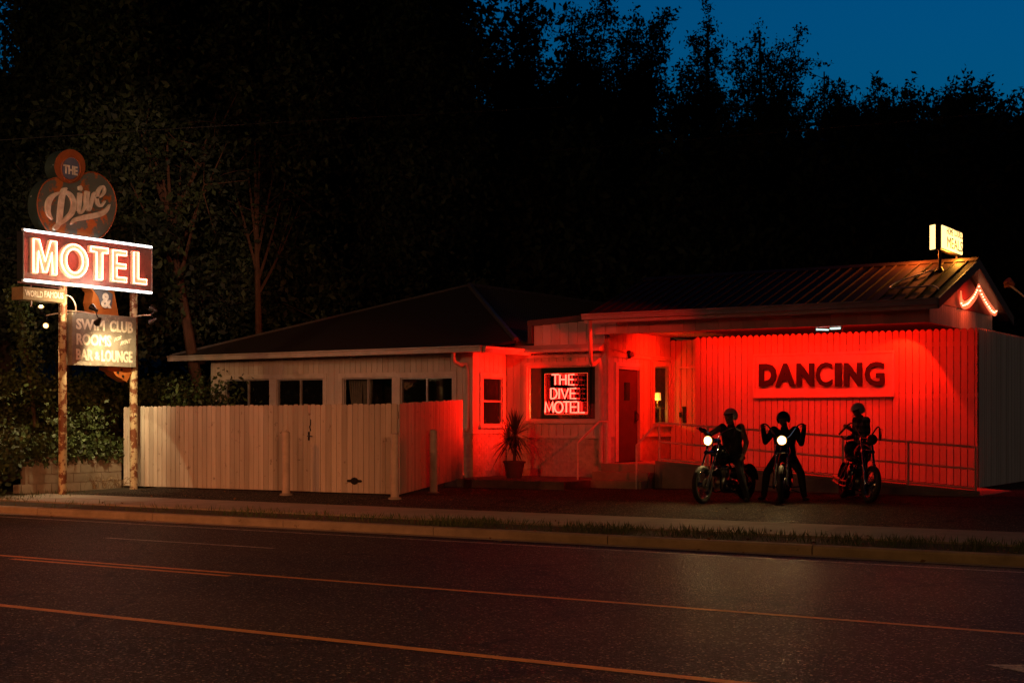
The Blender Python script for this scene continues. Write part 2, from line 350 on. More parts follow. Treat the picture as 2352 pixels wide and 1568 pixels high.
# asphalt that sparkles: coarse stone grain, worn smooth on top
def asphalt(name, col, col2, rough):
    m = bpy.data.materials.new(name); m.use_nodes = True; nt = m.node_tree; N, L = nt.nodes, nt.links; b = N['Principled BSDF']
    g = N.new('ShaderNodeNewGeometry')
    big = N.new('ShaderNodeTexNoise'); big.inputs['Scale'].default_value = .55; big.inputs['Detail'].default_value = 5
    mp = N.new('ShaderNodeMapping'); mp.inputs['Scale'].default_value = (.25, 1.3, 1); L.new(g.outputs['Position'], mp.inputs[0]); L.new(mp.outputs[0], big.inputs['Vector'])
    r = N.new('ShaderNodeValToRGB'); r.color_ramp.elements[0].position = .32; r.color_ramp.elements[1].position = .7
    r.color_ramp.elements[0].color = (*col, 1); r.color_ramp.elements[1].color = (*col2, 1); L.new(big.outputs[0], r.inputs[0])
    v = N.new('ShaderNodeTexVoronoi'); v.inputs['Scale'].default_value = 62; L.new(g.outputs['Position'], v.inputs['Vector'])
    sx = N.new('ShaderNodeSeparateColor'); L.new(v.outputs['Color'], sx.inputs[0])
    gr = N.new('ShaderNodeMapRange'); gr.inputs['To Min'].default_value = .5; gr.inputs['To Max'].default_value = 1.5; L.new(sx.outputs[0], gr.inputs[0])
    hv = N.new('ShaderNodeHueSaturation'); L.new(gr.outputs[0], hv.inputs['Value']); L.new(r.outputs[0], hv.inputs['Color'])
    fk = N.new('ShaderNodeMath'); fk.operation = 'GREATER_THAN'; fk.inputs[1].default_value = .972; L.new(sx.outputs[1], fk.inputs[0])
    k = N.new('ShaderNodeMix'); k.data_type = 'RGBA'; L.new(fk.outputs[0], k.inputs[0]); L.new(hv.outputs[0], k.inputs[6]); k.inputs[7].default_value = (.34, .27, .19, 1)  # pale stone flecks double as glints painted into the colour
    n2 = N.new('ShaderNodeTexNoise'); n2.inputs['Scale'].default_value = 30; n2.inputs['Detail'].default_value = 3; L.new(g.outputs['Position'], n2.inputs['Vector'])
    ad = N.new('ShaderNodeMath'); ad.operation = 'ADD'; L.new(v.outputs['Distance'], ad.inputs[0]); L.new(n2.outputs[0], ad.inputs[1])
    bp = N.new('ShaderNodeBump'); bp.inputs['Strength'].default_value = .9; bp.inputs['Distance'].default_value = .018; L.new(ad.outputs[0], bp.inputs['Height'])
    # cracks
    cv = N.new('ShaderNodeTexVoronoi'); cv.feature = 'DISTANCE_TO_EDGE'; cv.inputs['Scale'].default_value = .28
    wv = N.new('ShaderNodeTexNoise'); wv.inputs['Scale'].default_value = 1.4; wv.inputs['Detail'].default_value = 6; L.new(g.outputs['Position'], wv.inputs['Vector'])
    av = N.new('ShaderNodeVectorMath'); av.operation = 'ADD'; L.new(g.outputs['Position'], av.inputs[0]); L.new(wv.outputs['Color'], av.inputs[1]); L.new(av.outputs[0], cv.inputs['Vector'])
    lt = N.new('ShaderNodeMath'); lt.operation = 'LESS_THAN'; lt.inputs[1].default_value = .011; L.new(cv.outputs[0], lt.inputs[0])
    k2 = N.new('ShaderNodeMix'); k2.data_type = 'RGBA'; L.new(lt.outputs[0], k2.inputs[0]); L.new(k.outputs[2], k2.inputs[6]); k2.inputs[7].default_value = (.012, .01, .009, 1)
    L.new(k2.outputs[2], b.inputs['Base Color']); L.new(bp.outputs[0], b.inputs['Normal']); rr_ = N.new('ShaderNodeMapRange'); rr_.inputs['From Min'].default_value = .93; rr_.inputs['From Max'].default_value = .94; rr_.inputs['To Min'].default_value = rough + .1; rr_.inputs['To Max'].default_value = .3; L.new(sx.outputs[2], rr_.inputs[0]); L.new(rr_.outputs[0], b.inputs['Roughness'])
    b.inputs['Specular IOR Level'].default_value = .17
    return m
ROADM = asphalt('road_asphalt', (.040, .029, .019), (.017, .0135, .0105), .46)
LOTM = asphalt('lot_asphalt', (.045, .038, .032), (.028, .024, .02), .85)
ROADZ = -.26
sheet('road', ROADM, -300, 300, [1.4, 6, 12, 17.75], lambda y: ROADZ)
sheet('road_gutter_pan', CONC, -300, 300, [17.72, 18.0], lambda y: ROADZ + .006)
lot = sheet('parking_lot', LOTM, -24.2, 12, [20.93, 23, 25, 28, 33], lotz)
# painted lines on the road
YELLOW = mat('worn_yellow_paint', (.55, .24, .02), .6, col2=(.36, .15, .02), nscale=7, thr=(.4, .75), edge=(30, .60, (.06, .05, .045)))
WHITEP = mat('worn_white_paint', (.45, .42, .38), .6, col2=(.2, .18, .16), nscale=7, thr=(.35, .7), edge=(30, .52, (.06, .05, .045)))
def line(name, m, x0, x1, y, w=.1):
    b = MB(); z = ROADZ + .004; n = max(2, int((x1 - x0) / 4)); xs = np.linspace(x0, x1, n + 1)
    for a, c in zip(xs, xs[1:]): b.add([(a, y - w / 2, z), (c, y - w / 2, z), (c, y + w / 2, z), (a, y + w / 2, z)], [(0, 1, 2, 3)])
    return struct(name, b, m)
line('yellow_lane_line', YELLOW, -90, 40, 8.93, .12); line('yellow_centre_line', YELLOW, -90, 40, 12.26, .1)
a, b_ = hitZ(30, 1283, ROADZ), hitZ(524, 1323, ROADZ)
line('short_yellow_line', YELLOW, a.x, b_.x, 12.02, .1)
line('white_edge_line', WHITEP, -90, 40, 17.25, .1)
a, b_ = hitZ(243, 1235, ROADZ), hitZ(640, 1258, ROADZ); line('white_lane_dash', WHITEP, a.x, b_.x, 14.97, .09)
q = hitZ(2262, 1526, ROADZ); mb = MB(); z = ROADZ + .004
mb.add([(q.x, q.y, z), (q.x + .55, q.y - .32, z), (q.x + .55, q.y + .32, z), (q.x + .5, q.y - .09, z), (q.x + 2.2, q.y - .09, z), (q.x + 2.2, q.y + .09, z), (q.x + .5, q.y + .09, z)], [(0, 1, 2), (3, 4, 5, 6)])
struct('turn_arrow', mb, WHITEP)
# kerb with joints, verge, sidewalk
mb = MB(); x = -80.0
KERBM = mat('kerb_concrete', (.34, .29, .23), .85, col2=(.2, .17, .135), nscale=2.2, bump=.4, bscale=60, edge=(4, .66, (.12, .095, .07)))
joints = [hitZ(px, 1230, -.15).x for px in (-300, 940, 1178, 1760, 2290)]
while x < 40:
    e = x + 3.05
    prof = [(18.0, -.4), (17.99, -.16), (18.012, -.137), (18.04, -.13), (18.17, -.13), (18.18, -.4)]
    n = len(prof); g = .008
    mb.add([(x + g, p, q) for p, q in prof] + [(e - g, p, q) for p, q in prof], [tuple(range(n)), tuple(range(2 * n - 1, n - 1, -1))] + [(i, (i + 1) % n, n + (i + 1) % n, n + i) for i in range(n)])
    x = e
struct('kerb', mb, KERBM)
SIDEM = mat('sidewalk_concrete', (.34, .30, .26), .85, col2=(.24, .21, .18), nscale=1.5, bump=.3, bscale=80, island=.06, edge=(5, .68, (.16, .14, .12)))
mb = MB(); x = -60.0
while x < 30:
    e = x + 1.55; mb.hexa([(x, 19.2, -.3), (e - .012, 19.2, -.3), (e - .012, 20.92, -.3), (x, 20.92, -.3), (x, 19.2, -.105), (e - .012, 19.2, -.105), (e - .012, 20.92, -.064), (x, 20.92, -.064)]); x = e
struct('sidewalk', mb, SIDEM)
# grass of the verge: uncountable blades, thicker on the right, sparse weeds on the left
GRASS = mat('grass_blades', (.05, .095, .02), .7, col2=(.07, .08, .025), nscale=1.5, island=.35)
def grass(n, x0, x1, y0, y1, h, zf, dens=None):
    P = []; 
    X = nrng.uniform(x0, x1, n); Y = nrng.uniform(y0, y1, n)
    cl = .5 + .5 * np.sin(X * 1.7 + 2 * np.sin(X * .6)) * np.sin(X * .43 + 1); keep = nrng.uniform(0, 1, n) < (.3 + .7 * cl) * (dens(X) if dens is not None else 1)
    return np.c_[X, Y, [zf(y) for y in Y]][keep]
GP = np.vstack([grass(26000, -26, 3, 18.22, 19.25, 1, zg, lambda X: np.clip((X + 21) / 9, .06, 1) * (.35 + .65 * (np.sin(X * 2.3 + np.sin(X * 5.1) * 2) > -.3))), grass(3000, -34, -24, 18.3, 21.2, 1, zg)])
n = len(GP); D = nrng.normal(size=(n, 3)) * .35; D[:, 2] = 1
leafmesh('grass', GP, (.04, .16), GRASS, None, up=0, aspect=.09, Dir=D * 2)
tag(bpy.data.objects['grass'], kind='stuff')

# ================================================================== ROADSIDE MOTEL WING (left)
GUT = mat('gutter_white', (.6, .55, .5), .4, col2=(.45, .4, .34), nscale=3)
def gutter(mb, fr, s0, s1, n, ztop, h=.13, d=.12):
    prof = [(n, ztop), (n + d, ztop), (n + d, ztop - .02), (n + d * .8, ztop - .05), (n + d * .75, ztop - h), (n, ztop - h)]
    m = len(prof); A = [fr.p(s0, p, q) for p, q in prof]; B = [fr.p(s1, p, q) for p, q in prof]
    return mb.add(A + B, [tuple(range(m)), tuple(range(2 * m - 1, m - 1, -1))] + [(i, (i + 1) % m, m + (i + 1) % m, m + i) for i in range(m)])
def window(parent, fr, s0, s1, z0, z1, kind, label=None, trim=.13, dark=True, sill=True):
    f = MB(); fr.box(f, s0 - trim, s1 + trim, .002, .03, z1, z1 + trim); fr.box(f, s0 - trim, s0, .002, .03, z0, z1); fr.box(f, s1, s1 + trim, .002, .03, z0, z1)
    if sill: fr.box(f, s0 - trim - .03, s1 + trim + .03, .002, .07, z0 - .07, z0)
    w = f.build('window', TRIM, parent, bevel=.004)
    if label: w['label'] = label
    i = MB(); t = .035
    fr.box(i, s0, s0 + t, -.085, -.01, z0, z1); fr.box(i, s1 - t, s1, -.085, -.01, z0, z1); fr.box(i, s0 + t, s1 - t, -.085, -.01, z1 - t, z1); fr.box(i, s0 + t, s1 - t, -.085, -.01, z0, z0 + t)
    i.build('frame', ALU, w)
    if kind != 'plain':
        i = MB()
        if kind == 'slider': fr.box(i, (s0 + s1) / 2 - .022, (s0 + s1) / 2 + .022, -.07, -.02, z0 + t, z1 - t)
        else: fr.box(i, s0 + t, s1 - t, -.07, -.02, (z0 + z1) / 2 - .022, (z0 + z1) / 2 + .022)
        i.build('meeting_bar', ALU, w)
    g = MB(); fr.box(g, s0 + t, s1 - t, -.055, -.047, z0 + t, z1 - t); g.build('pane', DARKGLASS if dark else GLASS, w)
    return w
wing = thing('motel_wing', (-22.9, 27.75, 0), 'long low white building with dark hip roof and four sliding windows behind the fence', 'building')
FW = FY(27.75); XL, XR = hitY(484, 900, 27.75).x, -18.77
wins = []
for p0, p1, yt in ((519, 620, 871), (636, 743, 870), (787, 902, 867), (920, 1040, 866)):
    a, b_ = hitY(p0, yt, 27.75), hitY(p1, yt, 27.75); wins.append((a.x, b_.x, 1.3, (a.z + b_.z) / 2))
mb = MB(); siding(mb, FW, XL, XR - .002, 1.2, 3.2, .168, wins); FX(XL).box(mb, 27.86, 33, 0, .1, .1, 3.2); mb.build('wall', WHITE, wing)
mb = MB(); bricks(mb, FW, XL, XR - .002, .05, 1.195, n1=-.012); 
FRt = FX(-18.77); bricks(mb, FRt, 27.86, 29.2, .05, 1.195, n1=-.012); mb.build('brick_base', BRICKM, wing)
for i, w in enumerate(wins): window(wing, FW, *w, 'slider', trim=.12, dark=i != 2)
w_ = wins[2]; mb = MB(); mb.box(w_[0] - .5, w_[1] + .5, 29.0, 29.05, .3, 3.0); mb.box(w_[0] - .55, w_[0] - .5, 27.9, 29.0, .3, 3.0); mb.box(w_[1] + .5, w_[1] + .55, 27.9, 29.0, .3, 3.0); mb.build('room', BLACKIN, wing)
cm = mat('grey_curtain', (.22, .2, .17), .9)
for c0, c1, tie in ((w_[0] + .02, w_[0] + .42, .15), (w_[0] + .46, w_[0] + .72, -.1)):
    mb = MB()
    for k in range(6):
        a_ = c0 + (c1 - c0) * k / 5; b2 = c0 + (c1 - c0) * .5 + (a_ - c0 - (c1 - c0) * .5) * .35 + tie
        mb.tube(bez((a_, 28.0, w_[3]), (b2, 28.0, 1.2), (-tie * .7, .02, 0), 7), .032, 6)
    mb.build('curtain', cm, wing)
rw = (28.17, 29.02, 1.41, 2.54)
mb = MB(); siding(mb, FRt, 27.853, 29.2, 1.2, 3.25, .2, [rw]); FRt.box(mb, 27.72, 27.85, .003, .028, 1.2, 3.2); FW.box(mb, -18.88, -18.77, .003, .028, 1.2, 3.2)
mb.build('side_wall', WHITE, wing)
window(wing, FRt, *rw, 'hung', 'sash window on the side wall glowing red', trim=.12)
# roof: shingled front slope, low porch strip, corrugated right slope
eL, eR = hitY(390, 806, 27.2), hitY(1109, 790, 27.2); zE = 3.22
eL.z = eR.z = zE; hR = Vector((-18.3, 28.9, 3.42)); ap = Vector((-22.5, 33.1, 5.28)); rd = Vector((-22.5, 47, 5.28)); bR = Vector((-18.3, 47, 3.42)); bL = Vector((-28.0, 47, 3.25))
def slab(mb, pts, t=.07, mi=0):
    n = len(pts); lo = [p - Vector((0, 0, t)) for p in pts]
    return mb.add(list(pts) + lo, [tuple(range(n)), tuple(range(2 * n - 1, n - 1, -1))] + [(i, (i + 1) % n, n + (i + 1) % n, n + i) for i in range(n)], mi)
mb = MB(); slab(mb, [eL, eR, hR]); slab(mb, [eL, hR, ap]); slab(mb, [eL, ap, rd, bL]); roof = mb.build('roof', SHINGLE, wing)
mb = MB(); slab(mb, [hR, bR, rd, ap], .06)
for i in range(60):
    f = (i + .5) / 60; y = hR.y + (bR.y - hR.y) * f; top = ap.copy()
    if y < ap.y: t = (y - hR.y) / (ap.y - hR.y); top = hR.lerp(ap, t)
    else: top = Vector((ap.x, y, ap.z))
    bot = Vector((hR.x, y, hR.z))
    if (top - bot).length > .1: mb.tube([bot + Vector((0, 0, .012)), top + Vector((0, 0, .012))], .016, 5)
mb.build('corrugated_slope', CORR, wing)
mb = MB(); mb.tube([hR + Vector((0, 0, .01)), ap + Vector((0, 0, .01))], .075, 6); mb.tube([ap, rd], .075, 6); mb.tube([eL, ap], .05, 6); mb.build('ridge_cap', mat('ridge_metal', (.16, .15, .15), .45, .4), wing)
mb = MB(); FW.box(mb, eL.x + .1, eR.x - .02, .02, .54, 3.1, 3.14); FRt.box(mb, 27.86, 29.3, .03, .5, 3.1, 3.14); mb.build('soffit', SOFFIT, wing)
mb = MB(); gutter(mb, FY(27.2), eL.x, eR.x, 0, zE + .0, .14); gutter(mb, FX(eR.x), 27.19, 29.25, -.02, zE - .01, .14); mb.ball((eR.x + .05, 29.28, zE - .01), (.09, .07, .1)); mb.build('gutter', GUT, wing)
def spx(px, py, Y): return hitY(px, py, Y)
pts = [spx(1042, 806, 27.25), spx(1042, 828, 27.4), spx(1058, 838, 27.55), spx(1073, 848, 27.7), spx(1073, 980, 27.7), spx(1062, 992, 27.6), spx(1060, 1085, 27.55)]
mb = MB(); mb.tube(catmull(pts, 3), .048, 8); mb.tube([pts[-1], pts[-1] + Vector((.15, -.15, -.1))], .048, 8); mb.build('downspout', GUT, wing, smooth=True)

# ================================================================== ENTRANCE BUILDING (right): porch, door wall, neon-window wall
ent = thing('entrance_building', (-12.2, 29.2, 0), 'white boarded building with metal gable roof and deep red-lit porch', 'building')
FN = FY(29.2); nx0, nx1 = -18.765, -16.0
a, b_ = hitY(1212, 842, 29.2), hitY(1369, 965, 29.2); nw = (a.x, b_.x, b_.z, a.z)
mb = MB(); siding(mb, FN, nx0, nx1 - .002, 1.13, 3.3, .2, [nw])
FD = FX(-16.0)
door = (29.68, 30.86, .55, 2.78); lw = (31.6, 32.42, 1.44, 2.86)
siding(mb, FD, 29.302, 32.5, 1.13, 3.6, .22, [door, lw]); mb.build('wall', WHITE, ent)
for fr_, a_, c_, zb_ in ((FN, nx0, nx1 - .03, .05), (FD, 29.3, 29.6, .3), (FD, 30.94, 32.5, .3)): mb = MB(); bricks(mb, fr_, a_, c_, zb_, 1.125, n1=-.01); mb.build('brick_base', BRICKM, ent)
mb = MB(); FD.box(mb, 29.2, 29.34, .004, .03, .5, 3.45); FN.box(mb, -16.13, -15.998, .004, .03, .5, 3.4)
mb.build('corner_board', TRIM, ent)
for f_, q_ in ((FD, (29.34, 32.5, .003, .03, 3.0, 3.1)), (FD, (30.98, 32.5, .004, .035, 1.12, 1.19)), (FN, (nx0, -16.14, .004, .04, 1.1, 1.17)), (FN, (nx0, -16.14, .004, .03, 3.0, 3.07))): mb = MB(); f_.box(mb, *q_); mb.build('trim_board', TRIM, ent)
w = window(ent, FN, *nw, 'plain', 'wide shop window framing the red neon sign', trim=.1, dark=False)
w = window(ent, FD, *lw, 'plain', 'narrow window with a lamp glowing inside', trim=.1, dark=False)
DOORM = mat('oxblood_door', (.075, .014, .016), .45, col2=(.05, .01, .011), nscale=4, bump=.1)
mb = MB(); FD.box(mb, door[0] + .05, door[1] - .05, -.09, -.045, door[2], door[3] - .05); d = mb.build('door', DOORM, ent, bevel=.004); d['label'] = 'dark red entrance door'
mb = MB(); FD.box(mb, door[0] - .1, door[0] + .05, -.095, .028, door[2], door[3]); FD.box(mb, door[1] - .05, door[1] + .08, -.095, .028, door[2], door[3]); FD.box(mb, door[0] - .1, door[1] + .08, -.095, .028, door[3] - .05 + .05, door[3] + .1); FD.box(mb, door[0] + .05, door[1] - .05, -.095, .0, door[3] - .05, door[3]); mb.build('door_frame', TRIM, ent, bevel=.004)
mb = MB(); FD.box(mb, 30.13, 30.40, -.046, -.035, 2.0, 2.42); mb.build('peep_window', DARKGLASS, d)
mb = MB(); FD.box(mb, 30.66, 30.74, -.046, -.03, 1.45, 1.75); mb.tube([FD.p(30.7, -.03, 1.5), FD.p(30.7, .03, 1.53), FD.p(30.7, .03, 1.68), FD.p(30.7, -.03, 1.71)], .012, 6); mb.build('handle', BLACK, d)
# room behind the glass
mb = MB(); mb.box(-18.6, -16.12, 29.32, 34.4, .4, .55); mb.box(-18.7, -18.6, 29.32, 34.4, .55, 3.4); mb.box(-18.7, -16.12, 34.41, 34.5, .4, 3.4); mb.box(-18.7, -16.12, 29.32, 34.5, 3.4, 3.45); mb.box(-16.1, -16.02, 32.56, 34.4, .5, 3.4)
mb.build('room', BLACKIN, ent)
mb = MB(); [mb.tube([(-16.45 - .0 * i, 29.42 + .05 * (i % 2), .9), (-16.45, 29.42 + .05 * (i % 2), 3.2)], .03, 5) for i in range(1)]
for i in range(7): mb.tube([(-16.62 + .05 * i, 29.5 + .03 * (i % 2), 1.2), (-16.62 + .05 * i, 29.5 + .03 * (i % 2), 2.9)], .03, 6)
mb.build('curtain', mat('dark_curtain', (.07, .03, .03), .9), ent)
# parapet boards over the neon window and the sloping flashing beneath
FP = FY(29.1)
P = [hitY(1226, 800, 29.1), hitY(1396, 797, 29.1), hitY(1396, 735, 29.1), hitY(1340, 735, 29.1), hitY(1226, 745, 29.1)]
s0, s1 = P[0].x, -16.0; zt = lambda s: 3.76 + (s - s0) / (s1 - s0) * .10
mb = MB(); siding(mb, FP, s0, s1, 3.3, 3.9, .24, top=zt, n0=-.16); mb.build('parapet', WHITE, ent)
mb = MB(); t0, t1 = zt(s0), zt(s1)
mb.prism([(s0 - .14, t0), (s1, t1), (s1, t1 + .13), (s0 - .14, t0 + .13)], FP, -.2, .06); mb.prism([(s0 - .14, 3.36), (s0 - .02, 3.36), (s0 - .02, t0), (s0 - .14, t0)], FP, -.2, .05); mb.build('parapet_fascia', DARKTRIM, ent)
mb = MB(); z0 = 3.12
mb.add([FP.p(nx0, .02, z0 + .18), FP.p(s1, .02, z0 + .18), FP.p(s1, .26, z0 + .06), FP.p(nx0, .26, z0 + .06), FP.p(nx0, .02, z0), FP.p(s1, .02, z0), FP.p(s1, .26, z0), FP.p(nx0, .26, z0)], [(0, 1, 2, 3), (7, 6, 5, 4), (3, 2, 6, 7), (0, 4, 5, 1), (0, 3, 7, 4), (1, 5, 6, 2)])
mb.build('flashing_ledge', TRIM, ent)
# porch beam, ceiling, roof
rx0, rx1 = hitY(1342, 723, 28.2).x, -8.08; ez, rz_, ey, ry, by = 3.9, 4.95, 28.2, 31.2, 34.2
FB = FY(28.7)
mb = MB(); siding(mb, FB, -16.04, -8.42, 3.48, 3.86, .28); FX(-8.41).box(mb, 28.7, 28.8, -.02, .02, 3.48, 3.9); mb.build('porch_beam', WHITE, ent)
mb = MB(); mb.box(-16, -8.52, 28.82, 34, 3.6, 3.64); mb.build('porch_ceiling', SOFFIT, ent)
FG = FX(-8.41)
def rake(s): return ez - .02 + (min(s, 2 * ry - s) - ey) * (rz_ - ez) / (ry - ey) - .09
mb = MB(); siding(mb, FG, 28.8, 33.7, 3.48, 4.0, .16, top=lambda s: min(4.0, rake(s)))
mb.build('gable_wall', WHITE, ent)
mb = MB(); mb.prism([(28.9, 3.9), (33.5, 3.9), (ry, rake(ry) - .03)], FG, .002, .02); mb.build('gable_panel', mat('dark_red_panel', (.25, .03, .03), .6), ent)
mb = MB()
for A, B in (((rx0, ey, ez), (rx1, ry, rz_)),):
    slab(mb, [Vector((rx0, ey, ez)), Vector((rx1, ey, ez)), Vector((rx1, ry, rz_)), Vector((rx0, ry, rz_))], .06)
    slab(mb, [Vector((rx0, ry, rz_)), Vector((rx1, ry, rz_)), Vector((rx1, by, ez)), Vector((rx0, by, ez))], .06)
x = rx0 + .12
while x < rx1 - .05:
    mb.hexa([(x - .018, ey, ez + .001), (x + .018, ey, ez + .001), (x + .018, ry - .12, rz_ - .041), (x - .018, ry - .12, rz_ - .041), (x - .011, ey, ez + .035), (x + .011, ey, ez + .035), (x + .011, ry - .12, rz_ - .007), (x - .011, ry - .12, rz_ - .007)]); x += .255
mb.build('roof', METROOF, ent)
mb = MB(); sl = (rz_ - ez) / (ry - ey)
mb.add([(rx0, ry - .2, rz_ - .2 * sl + .03), (rx1 + .01, ry - .2, rz_ - .2 * sl + .03), (rx1 + .01, ry, rz_ + .045), (rx0, ry, rz_ + .045), (rx0, ry + .2, rz_ - .2 * sl + .03), (rx1 + .01, ry + .2, rz_ - .2 * sl + .03), (rx0, ry - .2, rz_ - .2 * sl + .005), (rx1 + .01, ry - .2, rz_ - .2 * sl + .005), (rx0, ry + .2, rz_ - .2 * sl + .005), (rx1 + .01, ry + .2, rz_ - .2 * sl + .005)], [(0, 1, 2, 3), (3, 2, 5, 4), (6, 7, 1, 0), (4, 5, 9, 8), (7, 9, 5, 2, 1), (6, 0, 3, 4, 8)])
mb.build('ridge_cap', METROOF, ent)
mb = MB()     # rake boards of the gable
for y0, y1 in ((ey - .02, ry), (by + .02, ry)):
    z0, z1 = ez - .005, rz_ - .005
    slab(mb, [Vector((rx1 - .3, y0, z0 - .06)), Vector((rx1 + .012, y0, z0 - .06)), Vector((rx1 + .012, y1, z1 - .06)), Vector((rx1 - .3, y1, z1 - .06))], .02)
    slab(mb, [Vector((rx1 + .002, y0, z0 + .01)), Vector((rx1 + .03, y0, z0 + .01)), Vector((rx1 + .03, y1, z1 + .01)), Vector((rx1 + .002, y1, z1 + .01))], .2)
mb.build('rake_board', mat('rake_paint', (.16, .12, .11), .5), ent)
mb = MB(); mb.box(rx0, rx1, ey, ey + .03, ez - .2, ez - .07); mb.box(rx0 + .1, rx1 - .1, ey + .03, 28.69, ez - .14, ez - .1); mb.build('eave_board', TRIM, ent)
mb = MB(); gutter(mb, FY(ey - .003), rx0 - .02, rx1 + .02, 0, ez + .01, .13); mb.build('gutter', GUT, ent)
pts = [hitY(1355, 735, 28.2), hitY(1357, 828, 28.45), hitY(1366, 836, 28.8), hitY(1379, 842, 29.0), hitY(1380, 1062, 29.05)]
mb = MB(); mb.tube(catmull(pts, 3), .05, 8); mb.build('downspout', GUT, ent, smooth=True)
mb = MB()     # conduits on the door wall
cp = lambda px, py: FD.p(hitX(px, py, -16).y, .03, hitX(px, py, -16).z)
mb.tube([cp(1397, 772), cp(1396, 798), cp(1400, 801), cp(1428, 806), cp(1436, 813)], .012, 6); mb.tube([cp(1434, 768), cp(1434, 803)], .01, 6); mb.tube([cp(1440, 808), cp(1490, 818), cp(1494, 821), cp(1494, 985)], .014, 6); mb.tube([cp(1494, 819), cp(1541, 827)], .013, 6)
mb.build('conduit', TRIM, ent)
for yy, zz in ((30.2, 3.57), ):
    pass
# small dark hip roof of a house standing further back
rh = thing('rear_house', (-15.5, 42, 0), 'dark hip-roofed house hidden behind the metal roof', 'house')
pk = atd(1384, 653, 50); mb = MB()
c = [Vector((pk.x - 4, pk.y - 4, pk.z - 1.9)), Vector((pk.x + 7, pk.y - 4, pk.z - 1.9)), Vector((pk.x + 7, pk.y + 5, pk.z - 1.9)), Vector((pk.x - 4, pk.y + 5, pk.z - 1.9))]; k1, k2 = pk, pk + Vector((4, 3, 0))
slab(mb, [c[0], c[1], k2, k1]); slab(mb, [c[1], c[2], k2]); slab(mb, [c[2], c[3], k1, k2]); slab(mb, [c[3], c[0], k1]); r_ = mb.build('roof', SHINGLE, rh)
mb = MB(); mb.tube([k1, c[1]], .09, 6); mb.tube([k1, k2], .09, 6); mb.build('ridge_cap', mat('ridge_metal', ()), r_)
mb = MB(); mb.box(c[0].x + .4, c[2].x - .4, c[0].y + .4, c[2].y - .4, 0, c[0].z - .05); mb.build('wall', WHITE, rh)

# ================================================================== FENCES, GATES, BOLLARDS
FF = FY(23.1); fx0, fx1 = hitY(285, 1000, 23.1).x, hitY(915, 1000, 23.1).x
gx = hitY(713, 1000, 23.1).x
fe = thing('picket_fence', (-21.3, 23.1, 0), 'weathered white picket fence with a black-hinged gate in front of the long low wing', 'fence')
ztop = lambda s: 1.835 + .02 * (s - fx0) / (fx1 - fx0); zbot = lambda s: .02 + .02 * (s - fx0) / (fx1 - fx0)
mb = MB(); pickets(mb, FF, fx0, gx - .006, zbot, ztop, .1385, dz=.011, ear=.024)
for z in (.35, 1.55): FF.box(mb, fx0, gx - .01, -.05, -.006, z, z + .09)
mb.build('fence_panel', FENCEM, fe)
mb = MB(); pickets(mb, FF, gx + .006, fx1, lambda s: zbot(s) - .005, ztop, .142, dz=.011, ear=.024)
for z in (.35, 1.55): FF.box(mb, gx + .01, fx1, -.05, -.006, z, z + .09)
ga = mb.build('gate', FENCEM, fe); ga['label'] = 'gate leaf with black latch and hinge'
L_ = hitY(713, 1001, 23.1); mb = MB(); FF.box(mb, L_.x - .035, L_.x + .0, .024, .04, L_.z - .09, L_.z + .09); mb.tube([FF.p(L_.x - .02, .03, L_.z), FF.p(L_.x - .02, .07, L_.z), FF.p(L_.x + .11, .075, L_.z)], .012, 6)
L2 = hitY(715, 976, 23.1); mb.tube([FF.p(L2.x, .02, L2.z + .12), FF.p(L2.x, .03, L2.z), FF.p(L2.x, .06, L2.z - .03), FF.p(L2.x, .03, L2.z - .1), FF.p(L2.x, .02, L2.z - .12)], .012, 6); mb.build('latch', BLACK, ga)
H_ = hitY(816, 1104, 23.1); mb = MB(); mb.prism([(H_.x + a, H_.z + b) for a, b in ((-.2, 0), (-.17, -.025), (-.09, -.03), (-.06, -.06), (0, -.075), (.06, -.06), (.09, -.03), (.17, -.025), (.2, 0), (.17, .025), (.09, .03), (.06, .06), (0, .075), (-.06, .06), (-.09, .03), (-.17, .025))], FF, .022, .034); mb.build('hinge', BLACK, ga)
e0 = Vector((fx1, 23.1, 0)); e1 = Vector((-18.6, 27.05, 0)); sd = (e1 - e0).normalized(); FRn = Fr(e0 + sd * .02, sd, (sd.y, -sd.x, 0)); ln = (e1 - e0).length
mb = MB(); pickets(mb, FRn, 0.0, ln, lambda s: .03 + .17 * s / ln, lambda s: 1.857 + .14 * s / ln, .138, dz=.011, ear=.024)
for z in (.45, 1.6): FRn.box(mb, 0.0, ln, -.05, -.006, z, z + .09)
mb.build('side_panel', FENCEM, fe)
def ramp_z(X): return float(np.interp(X, [-14.35, -7.35], [.55, .06]))
tf = thing('tall_picket_fence', (-11.2, 30.8, 0), 'very tall red-lit picket fence standing under the porch roof behind the ramp', 'fence')
FDn = FY(30.8); dx0, dx1 = hitY(1597, 900, 30.8).x, hitY(2246, 900, 30.8).x
TALLM = mat('tall_pickets', (.58, .53, .46), .7, col2=(.46, .41, .35), nscale=3, thr=(.3, .72), bump=.3, bscale=70, island=.09, stretch=(1, 1, .12))
mb = MB(); pickets(mb, FDn, dx0, dx1, lambda s: ramp_z(s) + .01, 3.47, .147, gap=.015, dz=.003, ear=.04); mb.build('front_panel', TALLM, tf)
mb = MB()
for z in (.9, 2.0, 3.1): FDn.box(mb, dx0, dx1, -.06, -.006, z, z + .09)
mb.build('rail', TALLM, tf)
FSn = FX(dx1); mb = MB(); pickets(mb, FSn, 30.83, 38, .10, lambda s: 3.47, .147, gap=.015, dz=.003, ear=.04); q = mb.build('side_panel', TALLM, tf); q['label'] = 'unlit grey side run of the tall fence'
FSl = FX(dx0); mb = MB(); FSl.box(mb, 30.83, 32.4, -.02, 0, .5, 3.44); mb.build('end_panel', TALLM, tf)
